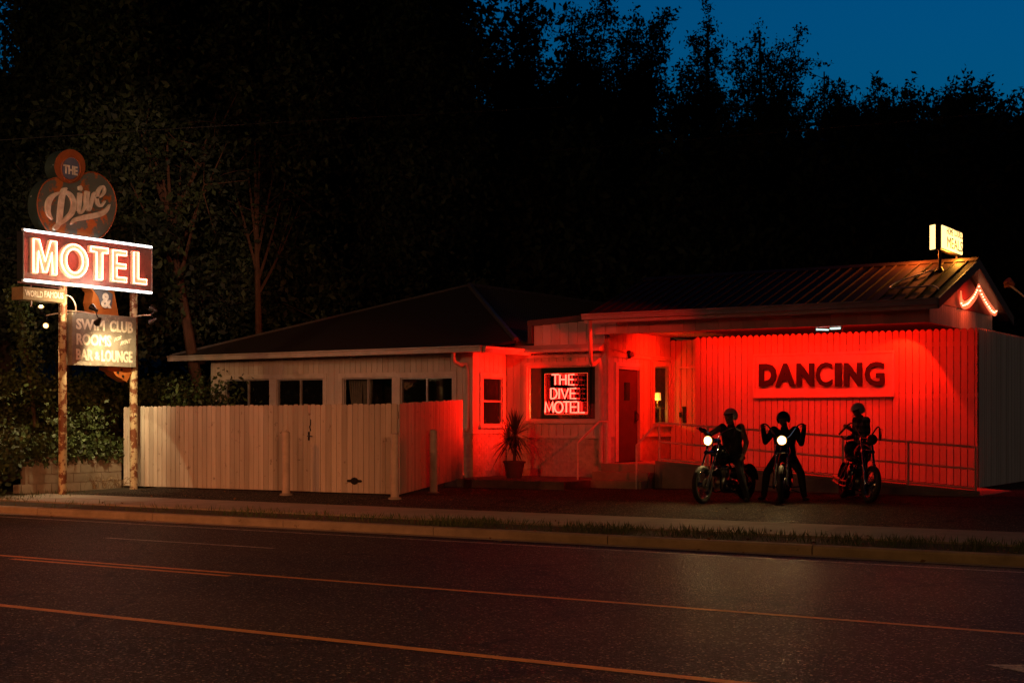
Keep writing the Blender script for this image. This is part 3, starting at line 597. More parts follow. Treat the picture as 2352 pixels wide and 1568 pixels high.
gt = thing('porch_gate', (-15.2, 32.5, .55), 'tall boarded porch gate with black latch between red door wall and tall fence', 'gate')
FG2 = FY(32.52); mb = MB(); pickets(mb, FG2, -16.0, -14.5, .55, 3.53, .15, gap=.015, ear=.04); mb.build('gate_panel', TALLM, gt)
mb = MB(); l_ = hitY(1560, 844, 32.5).x; zz = hitY(1570, 844, 32.5).z; FG2.box(mb, l_, -14.5, .022, .05, zz - .02, zz + .03); FG2.box(mb, l_ - .005, l_ + .02, .022, .04, .56, zz); mb.build('gate_frame', TRIM, gt)
q = hitY(1572, 952, 32.5); mb = MB(); FG2.box(mb, q.x - .05, q.x + .05, .023, .04, q.z - .2, q.z + .2); FG2.box(mb, q.x - .13, q.x - .07, .023, .05, q.z - .06, q.z + .06); mb.tube([FG2.p(q.x, .03, q.z - .06), FG2.p(q.x, .08, q.z - .04), FG2.p(q.x, .08, q.z + .06), FG2.p(q.x, .03, q.z + .08)], .012, 6); mb.build('latch', BLACK, gt)
BOLM = mat('bollard_paint', (.56, .46, .38), .6, col2=(.4, .32, .26), nscale=5, bump=.2, bscale=30, edge=(10, .7, (.26, .18, .12)))
bsrc = None
for px, py, top, lab in ((657, 1135, 990, 'pale steel bollard guarding the gate latch, leftmost of three'), (907, 1144, 995, 'pale bollard at the fence corner, nearest of three to the road'), (996, 1132, 986, 'pale bollard before the red-lit side panel of the fence')):
    p = hitZ(px, py, 0.0); d_ = p.y * CY - p.x * SY; h = CAMZ + (HOR - top) / FOC * d_
    t = thing('bollard', (p.x, p.y, -.02), lab, 'bollard', 'bollards in front of the picket fence')
    mb = MB(); mb.lathe([(.082, -.1), (.082, h - .01), (.07, h + .01), (.035, h + .022), (.004, h + .026)], (0, 0, 0), n=20); mb.build('post', BOLM, t, smooth=True, local=True)
    mb = MB(); mb.lathe([(.13, .0), (.13, .035), (.09, .045), (.085, .05)], (0, 0, 0), n=18); mb.build('base_collar', CONC, t, local=True)

# ================================================================== ROADSIDE SIGN
SX = -24.7
Pz = lambda zx, zy: (zx * .168, 319.87 + zy * .168)      # emblem tracing grid -> photo grid
Mz = lambda zx, zy: (zx * .168, 508.0 + zy * .168)
Bz = lambda zx, zy: (zx * .168, 639.7 + zy * .168)
def onX(g, X): return lambda zx, zy: (lambda h: (h.y, h.z))(hitX(*g(zx, zy), X))
sign = thing('roadside_sign', (SX, 21.9, 0), 'tall rusty roadside motel sign on two pipe posts with lit red neon letters', 'sign')
POSTM = mat('rusty_post_paint', (.55, .45, .28), .55, col2=(.48, .37, .2), nscale=4, bump=.25, bscale=45, edge=(6.5, .49, (.17, .055, .02)), stretch=(1, 1, .35))
y1, y2 = hitX(144, 1000, SX).y, hitX(307, 1000, SX).y
for y, zt_ in ((y1, 4.45), (y2, 4.5)):
    mb = MB(); mb.lathe([(.088, -.3), (.088, zt_)], (SX, y, 0), n=22); q = mb.build('post', POSTM, sign, smooth=True)
    mb = MB(); mb.ball((SX + .085, y - .02, 1.62), .022); mb.build('bolt', CHROME, q)
BOXM = mat('sign_steel', (.30, .16, .15), .45, .0, col2=(.20, .10, .10), nscale=6, bump=.15, bscale=25, edge=(11, .6, (.10, .07, .06)))
FSg = FX(-24.5); o_ = onX(Mz, -24.5)
bl, br, tl, tr = o_(315, 800), o_(2078, 960), o_(315, 135), o_(2078, 360)
z0, z1 = (bl[1] + br[1]) / 2, (tl[1] + tr[1]) / 2
mb = MB(); FSg.box(mb, bl[0], br[0], -.20, -.004, z0, z1); cab = mb.build('motel_cabinet', mat('black_steel', (.02, .018, .018), .5, .2), sign, bevel=.008)
mb = MB(); FSg.box(mb, bl[0] + .004, br[0] - .004, -.003, 0, z0 + .004, z1 - .004); mb.build('panel', BOXM, cab)
mb = MB()
for a, c, p, q in ((bl[0], br[0], z1 - .025, z1), (bl[0], br[0], z0, z0 + .025), (bl[0], bl[0] + .02, z0 + .025, z1 - .025), (br[0] - .02, br[0], z0 + .025, z1 - .025)): FSg.box(mb, a, c, .001, .02, p, q)
mb.build('rim', mat('sign_rim', (.5, .5, .52), .4, .4), cab)
FACE = mat('letter_face_paint', (.78, .72, .55), .5, col2=(.66, .58, .40), nscale=8, edge=(22, .66, (.25, .12, .05)))
NEON = emit('neon_orange', (1, .15, .09), 26); TUBEW = emit('white_tube', (1, .94, .88), 6)
LET = {'M': [(0, 0), (0, 1), (.29, 1), (.5, .42), (.71, 1), (1, 1), (1, 0), (.77, 0), (.77, .62), (.6, .04), (.4, .04), (.23, .62), (.23, 0)],
       'T': [(.30, 0), (.30, .8), (0, .8), (0, 1), (1, 1), (1, .8), (.70, .8), (.70, 0)],
       'E': [(0, 0), (0, 1), (1, 1), (1, .81), (.36, .81), (.36, .6), (.95, .6), (.95, .41), (.36, .41), (.36, .19), (1, .19), (1, 0)],
       'L': [(0, 0), (0, 1), (.42, 1), (.42, .2), (1, .2), (1, 0)]}
oL = onX(Mz, -24.42)
for ch, x0, x1, yt, yb in (('M', 440, 780, 245, 728), ('O', 818, 1210, 303, 783), ('T', 1225, 1483, 347, 808), ('E', 1528, 1735, 390, 838), ('L', 1815, 2008, 418, 868)):
    xm = (x0 + x1) / 2; a, c = oL(x0, yt)[0], oL(x1, yb)[0]; zt_, zb_ = oL(xm, yt)[1], oL(xm, yb)[1]
    U = lambda q: (a + (c - a) * q[0], zb_ + (zt_ - zb_) * q[1])
    mb = MB(); loops = []
    if ch == 'O':
        O = [U(q) for q in ellipse((.5, .5), .5, .5, 40)]; I = [U(q) for q in ellipse((.5, .5), .25, .30, 40)]; n = 40
        vs = [FSg.p(*(q[0], k, q[1])) for k in (.001, .075) for ring in (O, I) for q in ring]
        fs = []
        for i in range(n):
            j = (i + 1) % n; fs += [(2 * n + i, 2 * n + j, 3 * n + j, 3 * n + i), (i, j, 2 * n + j, 2 * n + i), (n + i, 3 * n + i, 3 * n + j, n + j)]
        mb.add(vs, fs); loops = [[U(q) for q in ellipse((.5, .5), .46, .465, 40)], [U(q) for q in ellipse((.5, .5), .29, .34, 40)]]
    else:
        poly = [U(q) for q in LET[ch]]; mb.prism(poly, FSg, .001, .075); loops = [inset(poly, .022)]
    le = mb.build('letter', FACE, cab); le['label'] = 'letter ' + ch
    mb = MB()
    for lp in loops: mb.tube([FSg.p(q[0], .10, q[1]) for q in lp], .012, 6, closed=True)
    mb.build('neon_tube', NEON, cab, smooth=True)
for zc in (z1 + .015, z0 - .018):
    mb = MB(); mb.tube([FSg.p(bl[0] + .03, .02, zc), FSg.p(br[0] - .03, .02, zc)], .022, 8); mb.build('white_tube', TUBEW, cab)
mb = MB(); FSg.box(mb, bl[0], br[0], -.05, -.0, z1 + .001, z1 + .05); FSg.box(mb, bl[0], br[0], -.05, 0, z0 - .05, z0 - .001); mb.build('tube_holder', mat('chipped_white', (.55, .55, .56), .5, edge=(16, .56, (.1, .1, .1))), cab)
point('sign_glow', FSg.p((bl[0] + br[0]) / 2, .35, z0 - .12), 26, (1, .82, .6), .15)
# emblem above: rusty heart-shaped can with a small round top
RUST = mat('rusty_orange_paint', (.38, .11, .022), .6, col2=(.10, .115, .10), nscale=2.6, thr=(.43, .48), bump=.35, bscale=20, edge=(8, .64, (.10, .035, .015)))
RUST2 = mat('rust_orange', (.36, .085, .02), .6, col2=(.22, .06, .02), nscale=3, edge=(9, .66, (.09, .07, .055)))
oE = onX(Pz, -24.52); FE_ = FX(-24.52)
heart = [(950, 560), (860, 535), (745, 530), (625, 585), (545, 700), (508, 850), (520, 1000), (570, 1130), (650, 1250), (760, 1350), (900, 1410), (1080, 1430), (1250, 1400), (1350, 1355), (1430, 1300), (1510, 1190), (1560, 1070), (1590, 930), (1580, 820), (1545, 690), (1480, 585), (1390, 500), (1290, 455), (1200, 455), (1100, 500)]
hp = [oE(*q[:2]) for q in catmull(heart + [heart[0]], 4)][:-1]
GRN = mat('dark_green_chipped', (.03, .045, .038), .5, col2=(.02, .03, .026), nscale=4, edge=(5, .64, (.38, .38, .36)))
mb = MB(); mb.prism(hp, FE_, -.30, -.004); emb = mb.build('emblem', GRN, sign)
mb = MB(); mb.prism(hp, FE_, -.003, 0); mb.build('face_plate', RUST, emb)
mb = MB(); mb.tube([FE_.p(a, .004, b) for a, b in hp], .014, 6, closed=True); mb.build('edge_bead', RUST2, emb)
c0 = [oE(*q) for q in ellipse((947, 372), 212, 232, 36)]
mb = MB(); mb.prism(c0, FE_, -.29, .018); mb.build('crown_can', GRN, emb)
mb = MB(); mb.prism(c0, FE_, .0185, .022); mb.build('crown_disc', RUST2, emb)
c1 = [oE(*q) for q in ellipse((942, 400), 122, 150, 30)]
mb = MB(); mb.prism(c1, FE_, .023, .05); mb.build('blue_disc', mat('slate_blue_paint', (.13, .14, .20), .5), emb)
mb = MB(); mb.tube([FE_.p(*(lambda h: (h[0], .05, h[1]))(oE(*q))) for q in ellipse((950, 412), 130, 168, 36)], .013, 6, closed=True); mb.build('ring', RUST2, emb)
CREAM = mat('cream_paint', (.80, .70, .58), .55, col2=(.5, .4, .3), nscale=6, edge=(18, .66, (.12, .09, .07)))
def letters_on(parent, txt, fr, g, x0, x1, yt, yb, n, m, bold=.03, ext=.008, name='lettering', slope=0):
    xm = (x0 + x1) / 2; a, c = g(x0, (yt + yb) / 2)[0], g(x1, (yt + yb) / 2)[0]; zt_, zb_ = g(xm, yt)[1], g(xm, yb)[1]
    mb = MB(); lettering(mb, txt, fr, a, c, zb_, zt_, n, bold, ext, rise=0); return mb.build(name, m, parent)
q0, q1 = oE(845, 370), oE(1035, 350)
mb = MB(); lettering(mb, 'THE', FE_, q0[0], q1[0], oE(945, 485)[1] + .0, oE(945, 365)[1], .052, .03, .012, rise=.0); mb.build('lettering', CREAM, emb)
strokes = [[(900, 672, 20), (860, 700, 55), (840, 760, 70), (815, 950, 72), (800, 1100, 68), (785, 1180, 45)],
           [(800, 735, 25), (720, 770, 45), (655, 850, 68), (640, 950, 66), (655, 1030, 50), (700, 1098, 14)],
           [(845, 725, 40), (920, 742, 48), (975, 810, 62), (992, 900, 66), (965, 1010, 62), (890, 1090, 52), (810, 1150, 40), (740, 1190, 30), (725, 1220, 28), (760, 1225, 26), (790, 1180, 24)],
           [(1080, 740, 50), (1068, 860, 56), (1058, 985, 44)], [(1070, 640, 30), (1082, 675, 52), (1078, 705, 30)],
           [(1060, 985, 26), (1090, 1008, 28), (1135, 950, 26), (1160, 860, 24)],
           [(1175, 715, 58), (1165, 830, 60), (1170, 920, 56), (1200, 965, 40), (1235, 860, 34), (1262, 760, 30), (1285, 730, 22)],
           [(1268, 800, 14), (1330, 800, 20), (1392, 755, 24), (1412, 695, 28), (1382, 650, 30), (1332, 700, 36), (1306, 790, 42), (1318, 880, 38), (1362, 915, 26), (1418, 850, 14)],
           [(955, 1165, 10), (1000, 1110, 40), (1100, 1078, 58), (1250, 1050, 62), (1370, 1018, 58), (1440, 965, 40), (1480, 895, 8)]]
sc = abs(oE(1000, 900)[0] - oE(900, 900)[0]) / 100
mb = MB()
for i, st in enumerate(strokes): ribbon(mb, [(*oE(x, y), w * sc * .95) for x, y, w in st], FE_, .001, .05 + .003 * i)
q = mb.build('script_lettering', CREAM, emb)
# boards below
BOARD = mat('worn_grey_board', (.27, .245, .20), .6, col2=(.17, .145, .11), nscale=5, thr=(.4, .65), bump=.2, bscale=25, edge=(7, .59, (.40, .35, .27)))
oB = onX(Bz, -24.53); FB_ = FX(-24.53)
a, c = oB(985, 462), oB(1862, 1212); zt_ = (oB(985, 462)[1] + oB(1862, 520)[1]) / 2; zb_ = (oB(985, 1180)[1] + oB(1862, 1212)[1]) / 2
mb = MB(); FB_.box(mb, a[0], c[0], -.34, 0, zb_, zt_); sw = mb.build('club_board', BOARD, sign, bevel=.006)
OLDW = mat('flaking_white_letters', (.88, .82, .70), .6, col2=(.6, .5, .36), nscale=7, edge=(20, .64, (.3, .24, .17)))
for txt, x0, x1, yt, yb, rise in (('SWIM', 1040, 1430, 555, 705, 0), ('CLUB', 1500, 1815, 582, 738, 0), ('ROOMS', 1045, 1520, 760, 918, 0), ('BAR', 1040, 1275, 962, 1115, 0), ('&', 1295, 1365, 1000, 1112, 0), ('LOUNGE', 1385, 1810, 985, 1142, 0)):
    letters_on(sw, txt, FB_, oB, x0, x1, yt, yb, .001, OLDW, .035, .006)
for txt, x0, x1, yt, yb in (('FOR', 1560, 1665, 815, 865), ('RENT', 1645, 1790, 862, 915)):
    u0, u1 = oB(x0, yb), oB(x1, yt); mb = MB(); lettering(mb, txt, FB_, u0[0], u1[0] - .02, u0[1] - .0, u1[1] - .0, .001, .02, .006, shear=.03, rise=.07); mb.build('lettering', OLDW, sw)
oW = onX(Bz, -24.5); FW_ = FX(-24.5); a, c = oW(315, 112), oW(888, 325)
zt_ = (oW(315, 112)[1] + oW(888, 155)[1]) / 2; zb_ = (oW(315, 288)[1] + oW(888, 325)[1]) / 2
mb = MB(); FW_.box(mb, a[0], c[0], -.36, 0, zb_, zt_); wf = mb.build('small_board', mat('ochre_board', (.25, .16, .07), .6, col2=(.16, .10, .05), nscale=6, edge=(8, .62, (.30, .12, .03))), sign, bevel=.006)
letters_on(wf, 'WORLD', FW_, oW, 342, 585, 165, 252, .001, OLDW, .03, .006); letters_on(wf, 'FAMOUS', FW_, oW, 605, 865, 180, 268, .001, OLDW, .03, .006)
mb = MB(); mb.tube([(-24.68, a[0] + .35, zb_ - .12), (-24.68, a[0] + .35, z0)], .02, 6); mb.tube([(-24.68, a[0] + .02, zt_ + .1), (-24.68, y1, zt_ + .06)], .025, 6); mb.build('bracket', BOXM, wf)
ARROW = mat('orange_arrow_paint', (.42, .125, .02), .55, col2=(.30, .08, .015), nscale=3, edge=(9, .68, (.1, .05, .02)))
oA = onX(Bz, -24.66); FA_ = FX(-24.66)
arr = [(1190, 90), (1550, 110), (1625, 520), (1790, 1225), (1805, 1275), (1735, 1410), (1590, 1330), (1545, 1275), (1470, 1245), (1480, 1200), (1290, 500), (1255, 330), (1280, 190)]
mb = MB(); mb.prism([oA(*q) for q in arr], FA_, -.28, 0); ar = mb.build('lightning_arrow', ARROW, sign)
mb = MB(); mb.prism([oA(*q) for q in ((1250, 125), (1340, 130), (1440, 150), (1530, 215), (1520, 340), (1500, 400), (1420, 410), (1370, 360), (1350, 270), (1325, 225))], FA_, .001, .03); mb.build('grey_patch', mat('slate_patch', (.12, .12, .135), .5, edge=(14, .62, (.05, .045, .04))), ar)
letters_on(ar, '&', FA_, oA, 1370, 1505, 200, 405, .031, CREAM, .03, .02)
for q in ((1610, 1285), (1680, 1335), (1660, 1245)): h = oA(*q); mb = MB(); mb.lathe([(.03, 0), (.03, .012)], FA_.p(h[0], .001, h[1]), (1, 0, 0), 12); mb.build('bulb_socket', BLACK, ar)
# flood lamps on arms
LAMPG = emit('lit_lamp_glass', (1, .80, .45), 26); OFFG = mat('unlit_lamp_glass', (.5, .36, .34), .15)
def head(parent, p, d, lit):
    d = Vector(d).normalized(); mb = MB(); mb.lathe([(.016, -.17), (.035, -.16), (.04, -.1), (.072, 0), (.075, .02), (.068, .02)], p, d, 14); h = mb.build('lamp_head', BLACK, parent, smooth=True)
    mb = MB(); mb.lathe([(.066, .012), (.06, .024), (.034, .03)], p, d, 14); mb.build('lamp_glass', emit('painted_glow_rim', (1, .5, .16), 1.6) if lit else OFFG, h, smooth=True)  # emissive orange rim stands in for glow around the bulb
    mb = MB(); mb.lathe([(.036, .028), (.03, .042), (.012, .05)], p, d, 14); mb.build('bulb', LAMPG if lit else OFFG, h, smooth=True)
def arm(yy, z, dx, sag, heads):
    mb = MB(); tip = Vector((SX + dx, yy, z + sag)); mb.tube([(SX, yy, z), (SX + dx * .5, yy, z + sag * .5 + .02), tip], .014, 6); g_ = mb.build('lamp_arm', RAILM, sign)
    for off, d, lit in heads:
        h = tip + Vector(off); head(g_, h, d, lit)
        mb = MB(); mb.tube([tip, h - Vector(d).normalized() * .12], .012, 6); mb.build('knuckle', BLACK, g_)
    return tip
zA = hitX(144, 719, SX).z
t1 = arm(y1 + .08, zA, -.62, -.02, [((.02, -.16, .16), (.5, -.45, .75), True), ((.05, -.05, -.22), (.6, -.75, -.3), True)])
t2 = arm(y1 + .12, zA + .06, .92, -.12, [((-.10, -.04, .16), (-.75, -.15, .5), True), ((-.05, .06, -.17), (-.8, .25, -.5), False)])
t3 = arm(y2, zA + .04, .56, .02, [((-.02, .02, .16), (-.8, -.3, .45), False), ((-.02, .02, -.16), (-.8, -.3, -.45), False)])
mb = MB(); mb.tube(catmull([(SX + .09, y1, 4.2), (SX + .14, y1 + .12, 4.15), (SX + .16, y1 + .22, 3.95), (SX + .14, y1 + .18, 3.75), (SX, y1 + .1, zA)], 4), .016, 6); mb.build('conduit', RAILM, sign)
spot('board_lamp', t2 + Vector((.22, .25, -.2)), (-24.5, 22.1, 2.75), 430, WARM, 80, 1, .05)
spot('fence_lamp', t2 + Vector((-.02, .02, -.42)), t2 + Vector((-1.52, 1.22, -4.92)), 120, WARM, 68, .06, .02)
spot('board_lamp_up', t2 + Vector((-.20, -.16, .16)), (-24.6, 20.5, 4.1), 80, WARM, 110, .5, .03)
spot('bank_lamp', t1 + Vector((.16, -.22, -.32)), (-25.0, 20.6, .6), 170, WARM, 92, .3, .03)

# ================================================================== BLOCK WALL, BANK, BRUSH
BLOCKM = mat('concrete_block', (.38, .32, .24), .85, col2=(.28, .23, .165), nscale=4, bump=.35, bscale=60, island=.12, edge=(5, .67, (.5, .44, .35)))
bw = thing('block_wall', (-25.4, 21.5, 0), 'low concrete block retaining wall stepping down below the ivy', 'wall')
FBw = FX(-25.35); mb = MB(); bh_, bl_ = .2, .4
for r_ in range(4):
    y = 23.06; k = 0; J = .016; end = 20.95 - [.75, .5, .18, 0][r_] 
    zb_ = -.06 + r_ * bh_
    if r_ % 2: FBw.box(mb, y - .2 + J, y, -.2, rnd.uniform(-.004, .004), zb_ + .008, zb_ + bh_); y -= .2
    while y > end:
        FBw.box(mb, max(y - bl_, end) + J, y, -.2, rnd.uniform(-.005, .005), zb_ + J, zb_ + bh_); y -= bl_
FBw.box(mb, 20.4, 23.06, -.19, -.03, -.2, .7); mb.build('block_course', BLOCKM, bw)
IVY = mat('ivy_leaves', (.05, .08, .018), .6, col2=(.028, .045, .012), nscale=3, island=.4, edge=(5, .72, (.12, .07, .03)))
def bankz(x, y):
    r = np.clip((-25.55 - x) / 2.6, 0, 1); r = r * r * (3 - 2 * r)
    e = np.clip((y - 18.6 - .25 * (x + 26)) / 2.2, 0, 1)
    return (.55 + 1.75 * r) * e - .1 + .22 * np.sin(x * 1.9 + y) * np.sin(y * 1.3) * e
mb = MB(); xs = np.linspace(-40, -25.5, 22); ys = np.linspace(18.4, 42, 34)
mb.add([(x, y, float(bankz(x, y))) for y in ys for x in xs], [(j * 22 + i, j * 22 + i + 1, (j + 1) * 22 + i + 1, (j + 1) * 22 + i) for j in range(33) for i in range(21)])
tag(mb.build('bank', SOIL, smooth=True), kind='structure')
N = 26000; X = -25.45 - np.abs(nrng.normal(size=N)) * 2.6; Y = nrng.uniform(18.6, 30, N); Z = bankz(np.minimum(X, -25.5), Y) + np.abs(nrng.normal(size=N)) * .16
X[:4000] = nrng.uniform(-25.6, -25.3, 4000); Y[:4000] = nrng.uniform(20.0, 23.1, 4000); Z[:4000] = .75 - .55 * nrng.power(4, 4000)[::-1] * 0 + nrng.uniform(-.22, .5, 4000) * nrng.uniform(0, 1, 4000)
leafmesh('ivy', np.c_[X, Y, Z], (.06, .15), IVY, None, up=.8, aspect=.85, droop=.5); tag(bpy.data.objects['ivy'], kind='stuff')
# shrubs over the bank corner and beside the road
def bush(loc, r, n, size, lab, m, name='shrub', up=.5):
    t = thing(name, (loc[0], loc[1], loc[2]), lab, 'shrub', None); c = []
    mbs = MB()
    for i in range(11):
        d = np.array([rnd.uniform(-1, 1) * r[0], rnd.uniform(-1, 1) * r[1], rnd.uniform(.3, 1) * r[2]]); p = bez(loc, np.array(loc) + d, (0, 0, .2 * r[2]), 6); mbs.tube(p, .02, 5, r1=.006)
        k = n // 11; tt = nrng.uniform(.25, 1, k); P = np.array(p); idx = tt * 5; i0 = np.minimum(idx.astype(int), 4); f = (idx - i0)[:, None]
        c.append(P[i0] * (1 - f) + P[i0 + 1] * f + nrng.normal(size=(k, 3)) * np.array(r) * .16)
    mbs.build('stem', mat('twig_bark', (.07, .05, .035), .9), t); leafmesh('foliage', np.vstack(c), size, m, t, up=up, aspect=.6); return t
bush((-25.9, 19.3, -.1), (.9, .9, 1.35), 3600, (.07, .16), 'leafy shrub at the near corner of the block wall', IVY)
bush((-27.3, 18.9, -.1), (1.3, .8, 1.9), 4200, (.07, .16), 'taller leafy shrub at the picture edge beside the road', IVY)
bush((-25.9, 22.3, .7), (.6, .9, 1.5), 2600, (.07, .15), 'ivy-like shrub hanging over the block wall beside the fence', IVY)
bush((-26.4, 26.0, 1.2), (1.4, 1.6, 1.3), 3600, (.08, .17), 'dark shrub behind the picket fence at the wing corner', IVY)
bush((-27.2, 21.4, 1.6), (1.2, 1.2, .9), 2600, (.07, .15), 'pale-leaved shrub behind the sign posts on the bank', IVY)
vp = thing('vine_covered_post', (-27.3, 20.0, 1.5), 'leaning post wrapped in hanging ivy behind the sign', 'post')
p0, p1 = hitX(72, 905, -26.6), hitX(40, 652, -26.6); vp.location = p0
mb = MB(); mb.tube([p0 + (p0 - p1) * .3, p1], .045, 7); mb.build('post', mat('twig_bark', ()), vp)
t = nrng.uniform(0, 1, 1500); base = np.array(p0)[None] + (np.array(p1) - np.array(p0))[None] * t[:, None]
wd = (.10 + .13 * (1 - t) + .04 * np.sin(t * 23))[:, None]
leafmesh('ivy_leaves', base + nrng.normal(size=(1500, 3)) * wd * [1, .9, .5] * .9, (.06, .12), IVY, vp, up=.8, aspect=.85, droop=.8)
br_ = thing('brush_pile', (-24.95, 22.4, 0), 'small tangle of dry twigs at the foot of the block wall', 'brush'); mb = MB()
for i in range(46):
    a = np.array([-24.95 + rnd.uniform(-.12, .12), 22.35 + rnd.uniform(-.5, .35), 0.0]); an = rnd.uniform(0, 6.28); l = rnd.uniform(.2, .55)
    mb.tube(bez(a, a + [.35 * l * math.cos(an), l * math.sin(an), rnd.uniform(.02, .3)], (0, 0, rnd.uniform(.1, .4)), 6), .007, 4, r1=.003)
mb.build('twigs', mat('dry_twigs', (.25, .17, .09), .9), br_)
ub = thing('utility_box', (-24.35, 22.95, 0), 'small black utility box at the foot of the right sign post', 'box'); p = hitZ(328, 1117, 0); ub.location = (p.x, p.y, 0)
mb = MB(); mb.box(-.17, .17, -.1, .1, -.02, .11); mb.prism([(-.18, .11), (.18, .11), (.15, .135), (-.15, .135)], Fr((0, 0, 0), (1, 0, 0), (0, -1, 0)), -.11, .11); mb.build('case', BLACK, ub, local=True, bevel=.01)
mb = MB(); mb.box(-.03, .03, -.108, -.1, .03, .06); mb.build('clasp', CHROME, ub, local=True)

# ================================================================== TERRACE, STEPS, RAMP, RAILS
mb = MB(); mb.box(-18.75, -15.62, 26.6, 29.19, -.05, .2); struct('terrace', mb, mat('dark_terrace', (.16, .10, .08), .8, col2=(.09, .06, .05), nscale=4, bump=.4, bscale=40))
st = thing('porch_steps', (-15.2, 28.3, 0), 'three concrete steps up to the red porch deck', 'steps')
sx0, sx1 = hitY(1338, 1110, 27.75).x + .0, -14.36
mb = MB(); mb.box(sx0, sx1, 27.75, 28.06, -.05, .205); mb.box(sx0 + .06, sx1, 28.06, 28.38, -.05, .378); mb.build('tread', CONC, st, bevel=.012)
mb = MB(); mb.box(sx0 + .12, -14.36, 28.38, 32.5, -.05, .55); mb.build('deck', CONC, st, bevel=.012)
rp = thing('wheelchair_ramp', (-10.8, 29.6, 0), 'long concrete ramp sloping down from the porch deck along the tall fence', 'ramp')
mb = MB(); mb.hexa([(-14.355, 28.38, -.05), (-7.3, 28.38, -.05), (-7.3, 30.78, -.05), (-14.355, 30.78, -.05), (-14.355, 28.38, .55), (-7.3, 28.38, .056), (-7.3, 30.78, .056), (-14.355, 30.78, .55)]); mb.build('ramp_slab', CONC, rp, bevel=.01)
mb = MB(); mb.hexa([(-14.35, 28.40, .553), (-7.35, 28.40, .063), (-7.35, 28.5, .063), (-14.35, 28.5, .553), (-14.35, 28.40, .63), (-7.35, 28.40, .14), (-7.35, 28.5, .14), (-14.35, 28.5, .63)]); mb.build('ramp_curb', CONC, rp)
hr = thing('handrail', (-16.1, 28.1, 0), 'short sloping pipe handrail left of the porch steps', 'handrail')
p0, p1, p2, p3 = hitY(1327, 1119, 27.72), hitY(1327, 1017, 27.72), hitY(1376, 968, 28.6), hitY(1396, 968, 28.9)
mb = MB(); mb.tube([(p0.x, p0.y, -.03), (p1.x, p1.y, p1.z)], .021, 8); mb.tube([(p3.x - .02, p3.y, .5), (p3.x - .02, p3.y, p3.z)], .021, 8); mb.build('post', RAILM, hr, smooth=True)
mb = MB(); mb.tube([p1, p1.lerp(p2, .5), p2, p2.lerp(p3, .2), p3], .023, 8); mb.build('rail', RAILM, hr, smooth=True)
rr = thing('ramp_railing', (-11.5, 28.46, 0), 'long two-rail pipe railing running down the ramp behind the motorcycles', 'railing')
RY = 28.45
q0, q1, q2 = hitY(1462, 1121, 27.72), hitY(1462, 1023, 27.72), hitY(1509, 972, RY)
zr_ = lambda X, h: ramp_z(X) + h
mb = MB(); X0, X1 = q2.x + .06, -7.42
mb.tube([q1, q2, (X0, RY, zr_(X0, .92)), (-11, RY, zr_(-11, .93)), (X1, RY, zr_(X1, .93))], .023, 8); mb.tube([(X0, RY, zr_(X0, .5)), (X1, RY, zr_(X1, .5))], .02, 8); mb.tube([(X0, RY, zr_(X0, .12)), (X1, RY, zr_(X1, .12))], .02, 8); mb.build('rail', RAILM, rr, smooth=True)
for X in (X0, hitY(1626, 1000, RY).x, hitY(1780, 1000, RY).x, hitY(1936, 1000, RY).x, hitY(2086, 1000, RY).x, X1):
    mb = MB(); mb.tube([(X, RY, ramp_z(X) - .04), (X, RY, zr_(X, .93))], .023, 8); mb.build('post', RAILM, rr, smooth=True)
mb = MB(); mb.tube([(q0.x, q0.y, -.03), (q1.x, q1.y, q1.z)], .021, 8); mb.build('post', RAILM, rr, smooth=True)

# ================================================================== POTTED PALM
pp = hitZ(1181, 1097, .2); pot = thing('potted_palm', (pp.x, pp.y, .2), 'spiky yucca in a dark pot below the sash window glowing red', 'plant')
mb = MB(); mb.lathe([(.17, 0), (.24, .34), (.265, .345), (.265, .39), (.24, .39), (.22, .33)], (0, 0, 0), n=22); mb.build('pot', mat('dark_pot', (.10, .055, .045), .7), pot, smooth=True, local=True)
mb = MB(); tr1 = [(0, 0, .3), (.0, .02, .55), (.03, .0, .8), (.02, 0, .98)]; mb.tube(tr1, .038, 8, r1=.03); mb.tube([(0, .02, .5), (-.1, 0, .72), (-.14, 0, .86)], .026, 7); mb.build('trunk', mat('twig_bark', ()), pot, local=True)
mb = MB()
for i in range(150):
    c = Vector((.02, 0, .98)) if i % 4 else Vector((-.14, 0, .86)); az = rnd.uniform(0, 6.28); el = R(rnd.uniform(-38, 88)); L0 = rnd.uniform(.5, .78)
    d = Vector((math.cos(az) * math.cos(el), math.sin(az) * math.cos(el), math.sin(el))); w = d.cross(Vector((0, 0, 1))); w = (w if w.length > .1 else Vector((1, 0, 0))).normalized() * .017
    pts = [c + d * L0 * t - Vector((0, 0, .16 * t * t * (1 - .6 * math.sin(el)))) for t in (0, .35, .7, 1)]
    vs = []
    for p, k in zip(pts, (.6, 1, .8, .08)): vs += [p - w * k, p + w * k]
    mb.add(vs, [(0, 1, 3, 2), (2, 3, 5, 4), (4, 5, 7, 6)])
mb.build('leaves', mat('yucca_leaf', (.07, .075, .035), .5, island=.25), pot, local=True)

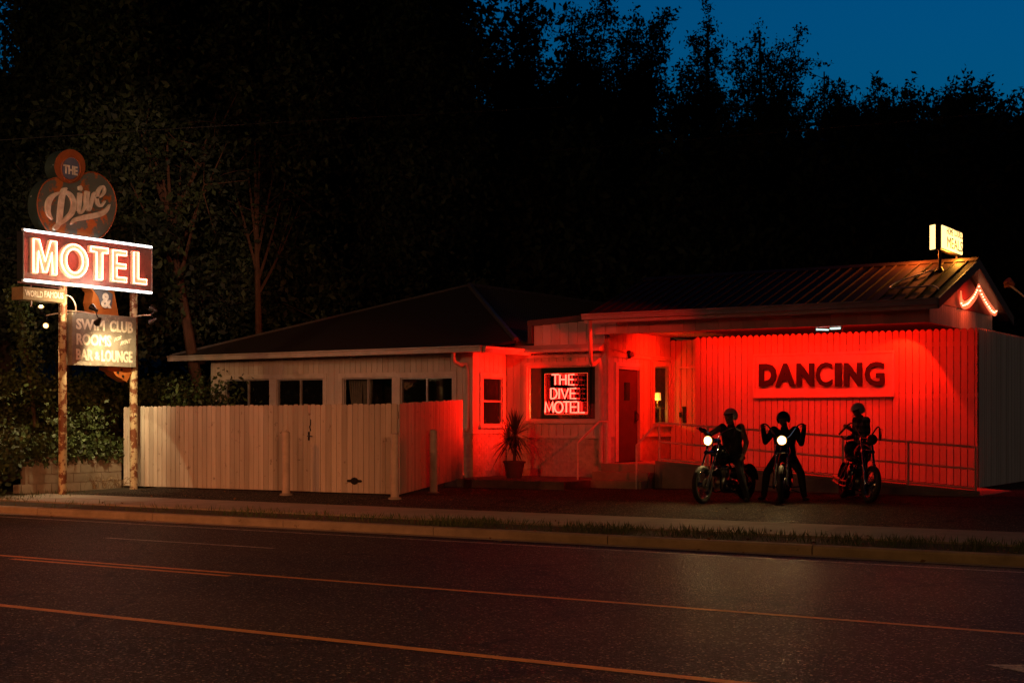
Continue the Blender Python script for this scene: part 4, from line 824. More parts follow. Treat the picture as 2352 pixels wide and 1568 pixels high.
# ================================================================== SIGNS ON THE ENTRANCE BUILDING
Dz = lambda zx, zy: (1552.3 + .24 * zx, 733.8 + .24 * zy)
oD = lambda zx, zy: (lambda h: (h.x, h.z))(hitY(*Dz(zx, zy), 30.72))
dn = thing('dancing_sign', (-11.4, 30.75, 2.3), 'framed red-lit board with thick dark letters reading DANCING', 'sign')
a, c = oD(735, 310), oD(2085, 745); zt_ = (oD(735, 325)[1] + oD(2085, 300)[1]) / 2; zb_ = (oD(735, 745)[1] + oD(2085, 748)[1]) / 2
FD_ = FY(30.76); mb = MB(); FD_.box(mb, a[0] + .02, c[0] - .02, -.02, .03, zb_ + .02, zt_ - .02); mb.build('board', TRIM, dn)
mb = MB()
for lo, hi, w in ((.005, .05, .06),):
    FD_.box(mb, a[0], c[0], -.02, hi, zt_ - w, zt_); FD_.box(mb, a[0], c[0], -.02, hi, zb_, zb_ + w); FD_.box(mb, a[0], a[0] + w, -.02, hi, zb_ + w, zt_ - w); FD_.box(mb, c[0] - w, c[0], -.02, hi, zb_ + w, zt_ - w)
mb.build('frame', TRIM, dn, bevel=.012)
BLKL = mat('black_letter_paint', (.012, .006, .006), .6)
for ch, x0, x1, yt, yb in (('D', 800, 965, 420, 640), ('A', 957, 1145, 418, 640), ('N', 1160, 1325, 416, 640), ('C', 1345, 1500, 408, 642), ('I', 1527, 1588, 413, 640), ('N', 1615, 1785, 411, 640), ('G', 1812, 2000, 400, 638)):
    mb = MB(); u0, u1 = oD(x0, yb), oD(x1, yt); lettering(mb, ch, FD_, u0[0], u1[0], u0[1], u1[1], .0315, {'C': .02, 'G': .03, 'I': .05, 'A': .05}.get(ch, .055), .055); q = mb.build('letter', BLKL, dn); q['label'] = 'letter ' + ch
# neon in the window
ns = thing('window_neon_sign', (-17.2, 29.42, 2), 'red neon words THE DIVE MOTEL glowing inside the shop window', 'sign')
Nz = lambda zx, zy: (1166.6 + .288 * zx, 715 + .288 * zy)
oN = lambda zx, zy: (lambda h: (h.x, h.z))(hitY(*Nz(zx, zy), 29.40)); FNn = FY(29.40)
NEONR = emit('neon_red', (1, .075, .045), 8)
GL = {'T': [[(0, 1), (1, 1)], [(.5, 1), (.5, 0)]], 'H': [[(0, 1), (0, 0)], [(0, .52), (1, .52)], [(1, 1), (1, 0)]], 'E': [[(1, 1), (0, 1), (0, 0), (1, 0)], [(0, .52), (.85, .52)]],
      'D': [[(0, 0), (0, 1), (.45, 1), (.8, .85), (1, .5), (.8, .15), (.45, 0), (0, 0)]], 'I': [[(.5, 1), (.5, 0)]], 'V': [[(0, 1), (.5, 0), (1, 1)]], 'M': [[(0, 0), (.08, 1), (.5, .15), (.92, 1), (1, 0)]],
      'O': [[(.5 + .5 * math.cos(t), .5 + .5 * math.sin(t)) for t in np.linspace(0, 2 * math.pi, 20)]], 'L': [[(0, 1), (0, 0), (1, 0)]]}
for word, cols, yt, yb in (('THE', [(350, 405), (415, 462), (485, 528)], 503, 585), ('DIVE', [(342, 392), (400, 418), (425, 482), (498, 543)], 613, 695), ('MOTEL', [(297, 362), (372, 438), (442, 490), (500, 552), (562, 610)], 720, 806)):
    mb = MB()
    for ch, (x0, x1) in zip(word, cols):
        u0, u1 = oN(x0, yb), oN(x1, yt)
        for stq in GL[ch]: mb.tube([FNn.p(u0[0] + (u1[0] - u0[0]) * q[0], .0, u0[1] + (u1[1] - u0[1]) * q[1]) for q in stq], .019, 6)
    q = mb.build('neon_word', NEONR, ns, smooth=True); q['label'] = 'neon word ' + word
u0, u1 = oN(288, 820), oN(628, 490)
mb = MB(); FNn.box(mb, u0[0], u1[0], -.085, -.075, u0[1], u1[1]); mb.build('acrylic_back', mat('red_black_acrylic', (.42, .10, .10), .04, 1.0), ns)
mb = MB()
for A, B in (((u0[0], u0[1]), (u1[0], u0[1])), ((u1[0], u0[1]), (u1[0], u1[1])), ((u1[0], u1[1]), (u0[0], u1[1])), ((u0[0], u1[1]), (u0[0], u0[1]))): mb.tube([FNn.p(A[0], -.04, A[1]), FNn.p(B[0], -.04, B[1])], .008, 5)
mb.build('acrylic_edge', emit('glowing_edge', (1, .08, .03), .9), ns)
mb = MB(); [mb.tube([FNn.p(x, -.06, u1[1]), FNn.p(x, -.06, 3.4)], .003, 4) for x in (u0[0] + .1, u1[0] - .1)]; mb.build('hanging_wire', BLACK, ns)
spot('neon_throw', FNn.p((u0[0] + u1[0]) / 2, .26, 2.15), (-18.77, 28.45, 2.35), 420, (1, .008, .002), 120, .5, .12); spot('neon_throw', FNn.p((u0[0] + u1[0]) / 2 - .6, .30, 2.2), (-18.2, 25.4, 1.3), 380, (1, .008, .002), 50, .8, .12)
# lamp inside the small window
tl_ = thing('table_lamp', (-16.45, 31.75, 1.45), 'small lit table lamp with amber shade inside the narrow window', 'lamp')
lp = hitX(1510, 918, -16.45); tl_.location = (-16.45, lp.y, lp.z - .22)
mb = MB(); mb.lathe([(.09, .17), (.075, .36), (.07, .36), (.085, .17)], (0, 0, .04), n=18); mb.build('shade', emit('amber_shade', (1, .35, .06), 2.2), tl_, local=True, smooth=True)
mb = MB(); mb.lathe([(.06, 0), (.06, .02), (.02, .03), (.03, .1), (.012, .14), (.012, .2)], (0, 0, .03), n=14); mb.build('base', mat('brass', (.5, .33, .12), .3, 1), tl_, local=True, smooth=True)
sd_ = thing('side_table', (-16.45, lp.y, .55), 'small dark table carrying the lit lamp inside the narrow window', 'table'); mb = MB(); h = lp.z - .22 - .55
mb.box(-.2, .2, -.2, .2, h - .0, h + .028); mb.build('tabletop', mat('dark_wood', (.12, .06, .03), .5), sd_, local=True)
for sx in (-.16, .16):
    for sy in (-.16, .16): mb = MB(); mb.box(sx - .02, sx + .02, sy - .02, sy + .02, 0, h); mb.build('leg', mat('dark_wood', ()), sd_, local=True)
point('lamp_bulb', (-16.42, lp.y - .16, lp.z + .02), 6, (1, .5, .10), .03); point('gate_fill', (-16.75, 31.75, 1.75), 16, (1, .45, .06), .04)  # second, unseen point added for the yellow spill on the gate
# security lamp over the door
sl_ = thing('door_lamp', (-15.9, 30.1, 3.0), 'round unlit bulkhead lamp above the red entrance door', 'lamp'); h = hitX(1443, 814, -16)
sl_.location = (-16, h.y, h.z); mb = MB(); mb.lathe([(.1, .005), (.1, .04), (.07, .07)], (0, 0, 0), (1, 0, 0), 18); mb.build('housing', BLACK, sl_, local=True, smooth=True)
mb = MB(); mb.ball((.11, 0, 0), (.075, .07, .07)); mb.build('globe', mat('frosted_globe', (.5, .3, .28), .2), sl_, local=True, smooth=True)
# striplight under the porch
fx = hitY(1905, 755, 29.3); fl = thing('porch_striplight', fx, 'pale green fluorescent tube fitting under the porch ceiling', 'lamp')
fl.location = (fx.x, 29.3, fx.z); TG = emit('pale_green_tube', (.55, .85, .75), 1.6)
for dy in (-.05, .03): mb = MB(); mb.tube([(-.27, dy, -.005), (-.03, dy, -.02)], .016, 6); mb.tube([(.03, dy, 0), (.26, dy, .005)], .018, 6); mb.build('tube', TG, fl, local=True)
mb = MB(); mb.box(-.3, .3, -.09, .07, .04, .1); mb.box(-.29, -.27, -.07, .05, -.04, .04); mb.box(.27, .29, -.07, .05, -.04, .04); mb.tube([(-.2, 0, .1), (-.2, 0, .18)], .01, 5); mb.tube([(.2, 0, .1), (.2, 0, .18)], .01, 5); mb.build('fitting', ALU, fl, local=True)
# red floods under the porch
for px, w in ((1745, 150), (1905, 230), (1640, 110), (2040, 120)):
    p = hitY(px, 760, 30.1); spot('porch_red_lamp', (p.x, 29.35, 3.5), (p.x, 30.8, 2.5), w, REDL, 158, .5, .05)
p = hitY(2085, 760, 30.3); spot('porch_red_lamp', (p.x, 30.2, 3.52), (p.x - .75, 31.0, 1.0), 260, REDL, 96, .12, .03)
spot('door_red_lamp', (-14.9, 31.0, 3.55), (-16.0, 31.1, 1.9), 330, REDL, 150, 1, .05)
spot('wing_red_lamp', (-14.9, 28.45, 3.35), (-18.77, 28.4, 2.4), 160, REDL, 60, .5, .05)
# lit roof sign
Rz = lambda zx, zy: (1975.7 + .18 * zx, 489.2 + .18 * zy)
oR = lambda zx, zy: (lambda h: (h.y, h.z))(hitX(*Rz(zx, zy), -8.6)); FR_ = FX(-8.6)
rs = thing('roof_sign', (-8.75, 30.4, 4.67), 'small lit yellow box sign for home cooked meals on the roof ridge', 'sign')
a, c = oR(1033, 300)[0], oR(1297, 300)[0]; zt_, zb_ = (oR(1033, 150)[1] + oR(1297, 240)[1]) / 2, (oR(1033, 472)[1] + oR(1297, 530)[1]) / 2
LITP = emit('lit_sign_face', (1, .66, .22), 2.6)
mb = MB(); FR_.box(mb, a - .03, c + .02, -.115, -.0, zb_ - .02, zt_ + .02); mb.build('box', mat('bronze_case', (.10, .06, .04), .4, .5), rs, bevel=.01)
mb = MB(); FR_.box(mb, a + .02, c - .02, .001, .02, zb_ + .02, zt_ - .02); pn = mb.build('lit_face', LITP, rs)
mb = MB(); p = Vector((-8.93, a - .02, zb_)); mb.hexa([(-8.735, a - .01, zb_), (-8.72, a + .0, zb_), (-8.85, a + .10, zb_), (-8.865, a + .09, zb_), (-8.735, a - .01, zt_), (-8.72, a, zt_), (-8.85, a + .10, zt_), (-8.865, a + .09, zt_)]); mb.build('back_face', LITP, rs)
for txt, x0, x1, yt, yb in (('HOME', 1093, 1172, 200, 282), ('COOKED', 1185, 1295, 225, 318), ('MEALS', 1098, 1290, 335, 470)):
    mb = MB(); u0, u1 = oR(x0, yb), oR(x1, yt); m0 = oR((x0 + x1) / 2, yb)[1]; m1 = oR((x0 + x1) / 2, yt)[1]; lettering(mb, txt, FR_, u0[0], u1[0], m0, m1, .021, .0, .004); mb.build('lettering', mat('dark_letters', (.03, .015, .01), .6), pn)
pb = Vector((-8.66, 30.36, 4.66))
mb = MB(); mb.tube([pb - Vector((0, 0, .1)), Vector((pb.x, pb.y, zt_))], .035, 8); mb.lathe([(.09, 0), (.06, .05), (.04, .1)], pb, n=12); mb.build('post', mat('bronze_case', ()), rs)
mb = MB(); mb.tube([Vector((-8.66, c - .2, rz_ - .2)), Vector((-8.66, c - .2, zb_))], .03, 8); mb.build('post', mat('bronze_case', ()), rs)
zroof = lambda y: ez + (y - ey) * sl
cab_ = [(-8.75, 30.32), (-8.95, 30.0), (-9.25, 29.5), (-9.3, 29.0), (-9.1, 28.95), (-8.7, 28.95), (-8.4, 28.98), (-8.2, 28.7)]
mb = MB(); mb.tube(catmull([(x, y, zroof(y) + .05) for x, y in cab_], 4), .016, 6); mb.build('cable', RAILM, rs)
point('roof_sign_glow', (-8.45, (a + c) / 2, zb_ - .10), 60, (1, .36, .04), .1)
point('roof_sign_spill', (-9.3, 30.9, 5.15), 60, (1, .20, .03), .1)
# marquee shape with bulbs on the gable
Gz = lambda zx, zy: (2107.4 + .12002 * zx, 583.3 + .12002 * zy)
oG = lambda zx, zy: (lambda h: (h.y, h.z))(hitX(*Gz(zx, zy), -8.3)); FGm = FX(-8.36)
mq = thing('gable_marquee', (-8.35, 31.2, 4.1), 'winged peak-shaped marquee outlined with glowing bulbs on the gable', 'sign')
out = [(855, 700), (872, 860), (912, 905), (965, 893), (1040, 838), (1115, 740), (1165, 640), (1200, 540), (1232, 640), (1300, 765), (1370, 880), (1430, 970), (1480, 1035), (1512, 1030), (1530, 960), (1535, 880), (1555, 1000), (1550, 1090), (1522, 1170), (1498, 1187), (1450, 1150), (1380, 1070), (1300, 940), (1230, 800), (1195, 735), (1150, 850), (1080, 950), (1000, 1030), (930, 1058), (880, 1030), (842, 950), (838, 850)]
mb = MB(); mb.prism([oG(*q) for q in out], FGm, .02, .045); mb.build('body', emit('marquee_orange', (1, .19, .07), 1.0), mq)
BULB = emit('marquee_bulb', (1, .42, .2), 7); src = None
for q in ((843, 943), (875, 985), (910, 975), (945, 960), (970, 945), (995, 920), (1020, 885), (1052, 852), (1075, 820), (1102, 778), (1123, 735), (1143, 690), (1180, 622), (1205, 703), (1233, 770), (1258, 820), (1285, 875), (1313, 922), (1338, 960), (1368, 1005), (1393, 1040), (1420, 1080), (1450, 1105), (1478, 1120), (1513, 1090), (1523, 1015)):
    y, z = oG(*q); loc = Vector((-8.302, y, z)) - rootloc(mq)
    if src is None: mb = MB(); mb.ball((0, 0, 0), .017, 8, 6); src = mb.build('bulb', BULB, mq, smooth=True, local=True); src.location = loc
    else: o = src.copy(); COL.objects.link(o); o.location = loc; o.parent = mq
spot('marquee_glow', (-8.0, 31.3, 4.1), (-8.4, 31.2, 3.9), 26, (1, .07, .02), 170, .6, .2)
# camera-like flood lamp fixed below the eave, mast with a dish beyond the gable
fl2 = thing('mast_floodlight', (-7.2, 35, 4.6), 'unlit floodlight on a slanting arm beyond the gable end', 'lamp'); p = atd(2313, 645, 34); p2 = atd(2352 + 60, 728, 34)
fl2.location = p2; mb = MB(); mb.tube([p + Vector((.06, 0, -.1)), p2], .025, 6); mb.tube([p2, (p2.x, p2.y, 0)], .04, 6); mb.build('arm', RAILM, fl2)
mb = MB(); mb.lathe([(.03, -.22), (.09, -.18), (.11, 0), (.10, .0)], p, (-.4, -.5, .5), 12); mb.box(p.x - .06, p.x + .06, p.y - .05, p.y + .05, p.z - .16, p.z - .02); mb.build('lamp_head', mat('rust_orange', ()), fl2)

# ================================================================== TREES
BARK = mat('tree_bark', (.075, .05, .035), .9, col2=(.04, .028, .02), nscale=5, bump=.6, bscale=12, stretch=(1, 1, .3))
LEAF1 = mat('tree_leaves', (.036, .052, .017), .7, col2=(.010, .016, .006), nscale=.7, thr=(.42, .56), island=.4)
LEAF2 = mat('dark_tree_leaves', (.022, .033, .013), .8, col2=(.010, .017, .007), nscale=.6, thr=(.42, .57), island=.4)
def gz(x, y): return max(zg(y), float(bankz(x, y)) if x < -25.6 and y < 42 else -9)
def tree(lab, bpx, d, top, tips, lm, leaf=(.14, .3), per=95, spread=.30, trunk=.2, group='trees on the wooded slope behind the motel', twigs=6, tl=1.5, lean=0, name='tree', seed=None):
    b = atd(bpx, HOR, d); b.z = gz(b.x, b.y) - .2; T = atd(top[0], top[1], d); t = thing(name, b, lab, 'tree', group); mb = MB(); C = []
    tr = bez(b, T, (lean, 0, 0), 9); mb.tube(tr, trunk, 8, r1=.03); H = T.z - b.z
    for (px, py, dd) in tips:
        tip = np.array(atd(px, py, d + dd)); f = np.clip((tip[2] - b.z) / H * .62, .18, .93); i = f * 8; k = int(min(i, 7)); s = tr[k] * (1 - (i - k)) + tr[k + 1] * (i - k)
        L = np.linalg.norm(tip - s); br = bez(s, tip, (0, 0, -.06 * L + .10 * L * rnd.uniform(-.5, 1)), 8); mb.tube(br, max(.02, .26 * trunk + .004 * L), 5, r1=.01)
        A = np.array(br); n = int(per * L * .62); q = nrng.uniform(.3, 1, n) ** .7 * 7; i0 = np.minimum(q.astype(int), 6); fr = (q - i0)[:, None]
        C.append(A[i0] * (1 - fr) + A[i0 + 1] * fr + nrng.normal(size=(n, 3)) * spread * [1, 1, .8])
        for _ in range(twigs):
            j = rnd.uniform(2.2, 7); k = int(min(j, 6)); s2 = A[k] * (1 - (j - k)) + A[k + 1] * (j - k); dr = np.array([rnd.gauss(0, 1), rnd.gauss(0, 1), rnd.gauss(.35, .6)]); dr /= np.linalg.norm(dr)
            e = s2 + dr * tl * rnd.uniform(.5, 1.1); tw = bez(s2, e, (0, 0, rnd.uniform(-.1, .2)), 4); mb.tube(tw, .016, 4, r1=.006, caps=False)
            n = int(per * tl * .7); q = nrng.uniform(.1, 1.02, (n, 1)); C.append(s2 + (e - s2) * q + nrng.normal(size=(n, 3)) * spread * .62)
    mb.build('trunk', BARK, t, smooth=True); leafmesh('crown', np.vstack(C), leaf, lm, t, up=.9, aspect=.5, droop=.35); return t
def fan(cx, cy, rx, ry, n, dd=3.0, full=True):
    o = []; rx = rx * (1.3 if rx < 101 and cy < 335 and cy > 195 else 1)
    for i in range(n):
        a = rnd.uniform(0, 6.283); r = math.sqrt(rnd.uniform(.05, 1)); o.append((cx + rx * r * math.cos(a), cy + ry * r * math.sin(a), rnd.uniform(-dd, dd)))
    return o
# sky-line trees on the right half, branch tips as in the photograph
D1 = 60
tree('tall ragged tree, tallest against the sky right of the dark mass', 1215, D1, (1195, -30), [(1170, -40, 0), (1215, 5, 1), (1235, 60, 0), (1120, 130, 1), (1160, 120, -1), (1250, 130, 0), (1180, 200, 1), (1130, 230, 0), (1240, 210, 2), (1200, 60, 1), (1150, 40, 0), (1105, 190, 1), (1205, 280, 0), (1150, 300, 0)] + fan(1190, 200, 75, 110, 16, 2), LEAF1, (.12, .26), 70, .26)
tree('forked tree whose thin right limb reaches the top edge', 1330, D1, (1320, 60), [(1375, -10, 0), (1345, 30, 0), (1312, 20, 0), (1300, 70, 1), (1345, 110, -1), (1285, 150, 0), (1400, 20, 0), (1330, 160, 1), (1390, 140, 0), (1295, 230, 0), (1360, 220, 2)] + fan(1330, 240, 65, 90, 16, 2), LEAF1, (.12, .25), 66, .24)
tree('broad leaning tree with one long limb pointing up to the right', 1440, D1, (1440, 90), [(1535, 28, 0), (1500, 45, 0), (1470, 60, 0), (1430, 85, 1), (1410, 120, 0), (1385, 170, 0), (1480, 110, -1), (1505, 85, 0), (1450, 160, 1), (1395, 230, 0), (1480, 200, 0)] + fan(1440, 230, 75, 90, 20, 2), LEAF1, (.12, .25), 70, .25)
tree('upright tree with two thin leafy spires', 1620, D1, (1625, 60), [(1628, 48, 0), (1600, 95, 0), (1645, 110, 0), (1575, 140, 0), (1610, 140, 1), (1560, 190, 0), (1650, 180, 0), (1590, 220, 0), (1530, 220, 1), (1520, 250, 0)] + fan(1590, 270, 80, 70, 20, 2), LEAF1, (.11, .23), 66, .2)
tree('tree with a comb of slender upright shoots at the break in the woods', 1760, D1, (1745, 70), [(1742, 55, 0), (1722, 105, 0), (1758, 120, 0), (1784, 92, 0), (1842, 62, 0), (1822, 100, 0), (1800, 140, 0), (1845, 140, 1), (1700, 160, 0), (1730, 180, 1), (1780, 190, 0), (1840, 205, 0), (1680, 210, 0), (1690, 130, 0)] + fan(1750, 270, 100, 70, 26, 2), LEAF1, (.11, .22), 60, .17, tl=1.1)
tree('bare dead snag poking from the canopy', 1895, D1 - 2, (1893, 165), [(1903, 182, 0), (1884, 196, 0), (1898, 172, 0), (1872, 215, 0), (1915, 228, 0)] + fan(1890, 330, 40, 60, 10, 1), LEAF2, (.12, .24), 20, .12, trunk=.12)
tree('feathery tree with flat layered fronds right of the dead snag', 1950, D1, (1940, 262), [(1925, 235, 0), (1955, 240, 0), (1900, 265, 1), (1975, 270, 0), (1910, 290, 0), (1945, 300, 1)] + fan(1940, 320, 70, 80, 20, 2), LEAF1, (.13, .27), 70, .2)
tree('flat-topped tree second from the right edge', 2060, D1, (2050, 250), [(1992, 212, 0), (2015, 215, 0), (2050, 222, 0), (2085, 210, 0), (2115, 200, 0), (2100, 235, 0), (2030, 245, 0), (2125, 250, 1), (1985, 265, 0), (2070, 265, 0)] + fan(2060, 310, 80, 80, 26, 2), LEAF1, (.13, .27), 74, .2)
tree('wide dark tree at the right edge of the skyline', 2250, D1 - 4, (2240, 240), [(2180, 230, 0), (2215, 212, 0), (2260, 202, 0), (2285, 222, 0), (2335, 228, 0), (2150, 255, 0), (2310, 235, 0), (2350, 260, 0), (2200, 250, 0), (2260, 260, 1)] + fan(2250, 320, 110, 90, 34, 3), LEAF1, (.13, .28), 80, .22)
# dense dark trees that fill the slope
fills = [(1120, 52, 430, 110, 130), (1280, 50, 440, 120, 120), (1450, 54, 430, 120, 110), (1600, 50, 440, 120, 115), (1760, 53, 430, 130, 115), (1930, 50, 450, 130, 115), (2100, 52, 440, 130, 120), (2270, 48, 460, 140, 130), (2420, 52, 430, 120, 150)]
for i, (px, d, cy, rx, ry) in enumerate(fills):
    tree('bushy dark tree %s' % ['behind the hip roof apex', 'above the parapet boards', 'behind the left end of the metal roof', 'over the middle of the metal roof', 'left of the feathery tree above the roof ridge', 'under the dead snag above the roof', 'left of the lit roof sign', 'behind the lit roof sign and gable', 'beyond the right picture edge'][i], px, d, (px, cy - ry), fan(px, cy, rx, ry, 34, 3.5) + fan(px, cy + 150, rx, 80, 16, 3), LEAF2, (.22, .48), 62, .5, tl=1.8, trunk=.22)
big = [(20, 46, 330, 120, 270), (150, 44, 260, 130, 340), (300, 41, 230, 150, 360), (460, 46, 220, 140, 350), (610, 43, 240, 140, 360), (760, 48, 230, 140, 340), (900, 45, 250, 130, 340), (985, 48, 260, 75, 320)]
bl_lab = ['leafy tree at the left picture edge beside the patch of sky', 'tall dark tree rising straight behind the round emblem', 'tall tree with warm-lit lower leaves right of the emblem', 'tall tree with a pale bent trunk left of the wing roof', 'tall tree over the left end of the hip roof', 'tall tree over the middle of the hip roof', 'tall tree left of the hip roof apex', 'tall tree ending the dark mass beside the open sky']
for i, (px, d, cy, rx, ry) in enumerate(big):
    top = cy - ry; tips = fan(px, cy, rx, ry, 66, 4.5) + fan(px, 640, rx, 130, 22, 3)
    if i == 0: tips = [(x, max(y, 215), z) if x < 90 else (x, max(y, 120), z) for x, y, z in tips]
    if i == 1: tips = [(x if y > 230 else max(x, 150), y, z) for x, y, z in tips] + [(70, -10, 0), (85, 40, 0), (75, 60, 0)]
    tree(bl_lab[i], px, d, (px + rnd.uniform(-20, 20), top), tips, LEAF1 if i in (2, 3, 4) else LEAF2, (.13, .29), 105, .48, tl=1.2 if i == 7 else 1.9, trunk=.26, lean=rnd.uniform(-.6, .6))
BARKR = BARK; BARK = mat('ruddy_bark', (.12, .055, .032), .9, col2=(.06, .028, .018), nscale=4, bump=.6, bscale=12)
tree('ruddy bent bare trunk behind the roadside sign with sparse hanging leaves', 468, 38, (372, 395), [(300, 230, 0), (340, 300, 0), (500, 250, 0), (520, 330, -1), (545, 215, 0), (420, 330, 1), (380, 250, 0), (300, 420, -1), (470, 420, -1)], LEAF1, (.12, .24), 44, .22, trunk=.19, twigs=3)
tree('slender pale double trunk among the dark trees left of the hip roof', 600, 39, (585, 330), [(530, 390, 0), (655, 420, 0), (640, 330, 0), (560, 300, 0), (600, 260, 0), (690, 470, 0)], LEAF1, (.12, .22), 26, .2, trunk=.13, twigs=3)
BARK = BARKR
# far wood on the crest that closes the lower gaps
C = []
for i in range(60):
    px = rnd.uniform(-150, 2500); d = rnd.uniform(64, 80); py = rnd.uniform(400, 640) if px > 1090 or px < 140 else rnd.uniform(60, 600)
    c = np.array(atd(px, py, d)); C.append(c + np.clip(nrng.normal(size=(900, 3)), -1.7, 1.7) * [2.6, 2.0, 1.3])
leafmesh('distant_wood', np.vstack(C), (.3, .6), LEAF2, None, up=.9, aspect=.6, droop=.3); tag(bpy.data.objects['distant_wood'], kind='stuff')
C = []
for i in range(46):
    x = rnd.uniform(-52, 4); y = rnd.uniform(40, 50); C.append(np.array([x, y, zg(y) + rnd.uniform(.3, 2.4)]) + nrng.normal(size=(420, 3)) * [1.5, 1.2, .8])
leafmesh('undergrowth', np.vstack(C), (.2, .45), LEAF2, None, up=.9, aspect=.6, droop=.3); tag(bpy.data.objects['undergrowth'], kind='stuff')
FL = np.c_[nrng.uniform(-26, 2, 420), nrng.choice([17.9, 18.3, 19.3, 21.0, 22.6], 420) + nrng.normal(size=420) * .22, np.zeros(420)]
FL[:, 2] = [(ROADZ + .012) if y < 18 else max(zg(y), lotz(y) if y > 20.9 else (-.125 if y < 19.2 else -.1)) + .012 for y in FL[:, 1]]
leafmesh('fallen_leaves', FL, (.03, .08), mat('dry_leaf', (.20, .11, .04), .8, island=.4), None, up=.15, aspect=.6, Dir=np.c_[nrng.normal(size=(420, 2)) * 3, np.zeros(420)]); tag(bpy.data.objects['fallen_leaves'], kind='stuff')
WIRE = mat('wire', (.035, .032, .03), .6)

for nm, lab, P in (('overhead_wire', 'thin overhead wire crossing the dark trees above the roadside sign', [(-60, 326), (610, 283), (1300, 246)]), ('overhead_wire', 'thin overhead wire crossing the trees above the metal roof', [(1250, 348), (1930, 292), (2420, 246)])):
    mb = MB(); mb.tube(catmull([atd(x, y, 34) for x, y in P], 8), .008, 4); tag(mb.build(nm, WIRE), lab, 'wire', 'overhead wires')

# ================================================================== MOTORCYCLES
RUB = mat('tyre_rubber', (.018, .017, .016), .75, bump=.3, bscale=40)
PAINTB = mat('black_gloss_paint', (.010, .010, .012), .12, spec=.6)
PAINTR = mat('dark_maroon_paint', (.05, .008, .010), .12, spec=.6)
CAST = mat('cast_alloy', (.22, .21, .20), .35, .8)
LEATH = mat('black_leather', (.016, .013, .012), .5, bump=.3, bscale=60)
CHRM = mat('chrome', ())
HEADL = emit('headlight_glow', (1, .60, .22), 480)
def arc_strip(mb, c, r, w, a0, a1, n=16, th=.012):
    vs = []
    for i in range(n + 1):
        t = R(a0 + (a1 - a0) * i / n)
        for rr in (r, r + th):
            for y in (-w, w): vs.append((c[0] + rr * math.cos(t), y, c[1] + rr * math.sin(t)))
    fs = []
    for i in range(n):
        k = 4 * i; fs += [(k, k + 1, k + 5, k + 4), (k + 2, k + 6, k + 7, k + 3), (k, k + 4, k + 6, k + 2), (k + 1, k + 3, k + 7, k + 5)]
    fs += [(0, 2, 3, 1), (4 * n, 4 * n + 1, 4 * n + 3, 4 * n + 2)]
    mb.add(vs, fs)
def wheel(parent, x, r, tw, rot, name='wheel'):
    c = Vector((x, 0, r)); ax = rot @ Vector((0, 1, 0)); T = lambda p: rot @ (Vector(p) - PIV) + PIV if rot is not ID else Vector(p)
    cc = T(c); mb = MB(); mb.torus(cc, ax, r - tw * .55, tw * .55, 40, 12); w = mb.build(name, RUB, parent, smooth=True, local=True)
    mb = MB(); mb.torus(cc, ax, r - tw * 1.12, .017, 40, 8); mb.torus(cc + ax * .025, ax, r - tw * 1.18, .008, 36, 6); mb.torus(cc - ax * .025, ax, r - tw * 1.18, .008, 36, 6); mb.build('rim', CHRM, w, smooth=True, local=True)
    mb = MB(); mb.lathe([(.02, -.075), (.055, -.06), (.04, -.04), (.04, .04), (.055, .06), (.02, .075)], cc, ax, 14)
    a = ax.orthogonal().normalized(); b = ax.cross(a)
    for i in range(28):
        t = 2 * math.pi * i / 28; t2 = t + (.35 if i % 2 else -.35); s = .045 if i % 4 < 2 else -.045
        mb.tube([cc + ax * s + .045 * (math.cos(t2) * a + math.sin(t2) * b), cc + (r - tw * 1.15) * (math.cos(t) * a + math.sin(t) * b)], .0035, 4)
    mb.build('spokes', CHRM, w, local=True)
    mb = MB(); mb.lathe([(.12, -.004), (.12, .004), (.05, .004), (.05, -.004)], cc + ax * .07, ax, 20); mb.build('brake_disc', CAST, w, local=True); return w
ID = Matrix.Identity(3); PIV = Vector((.41, 0, 0))
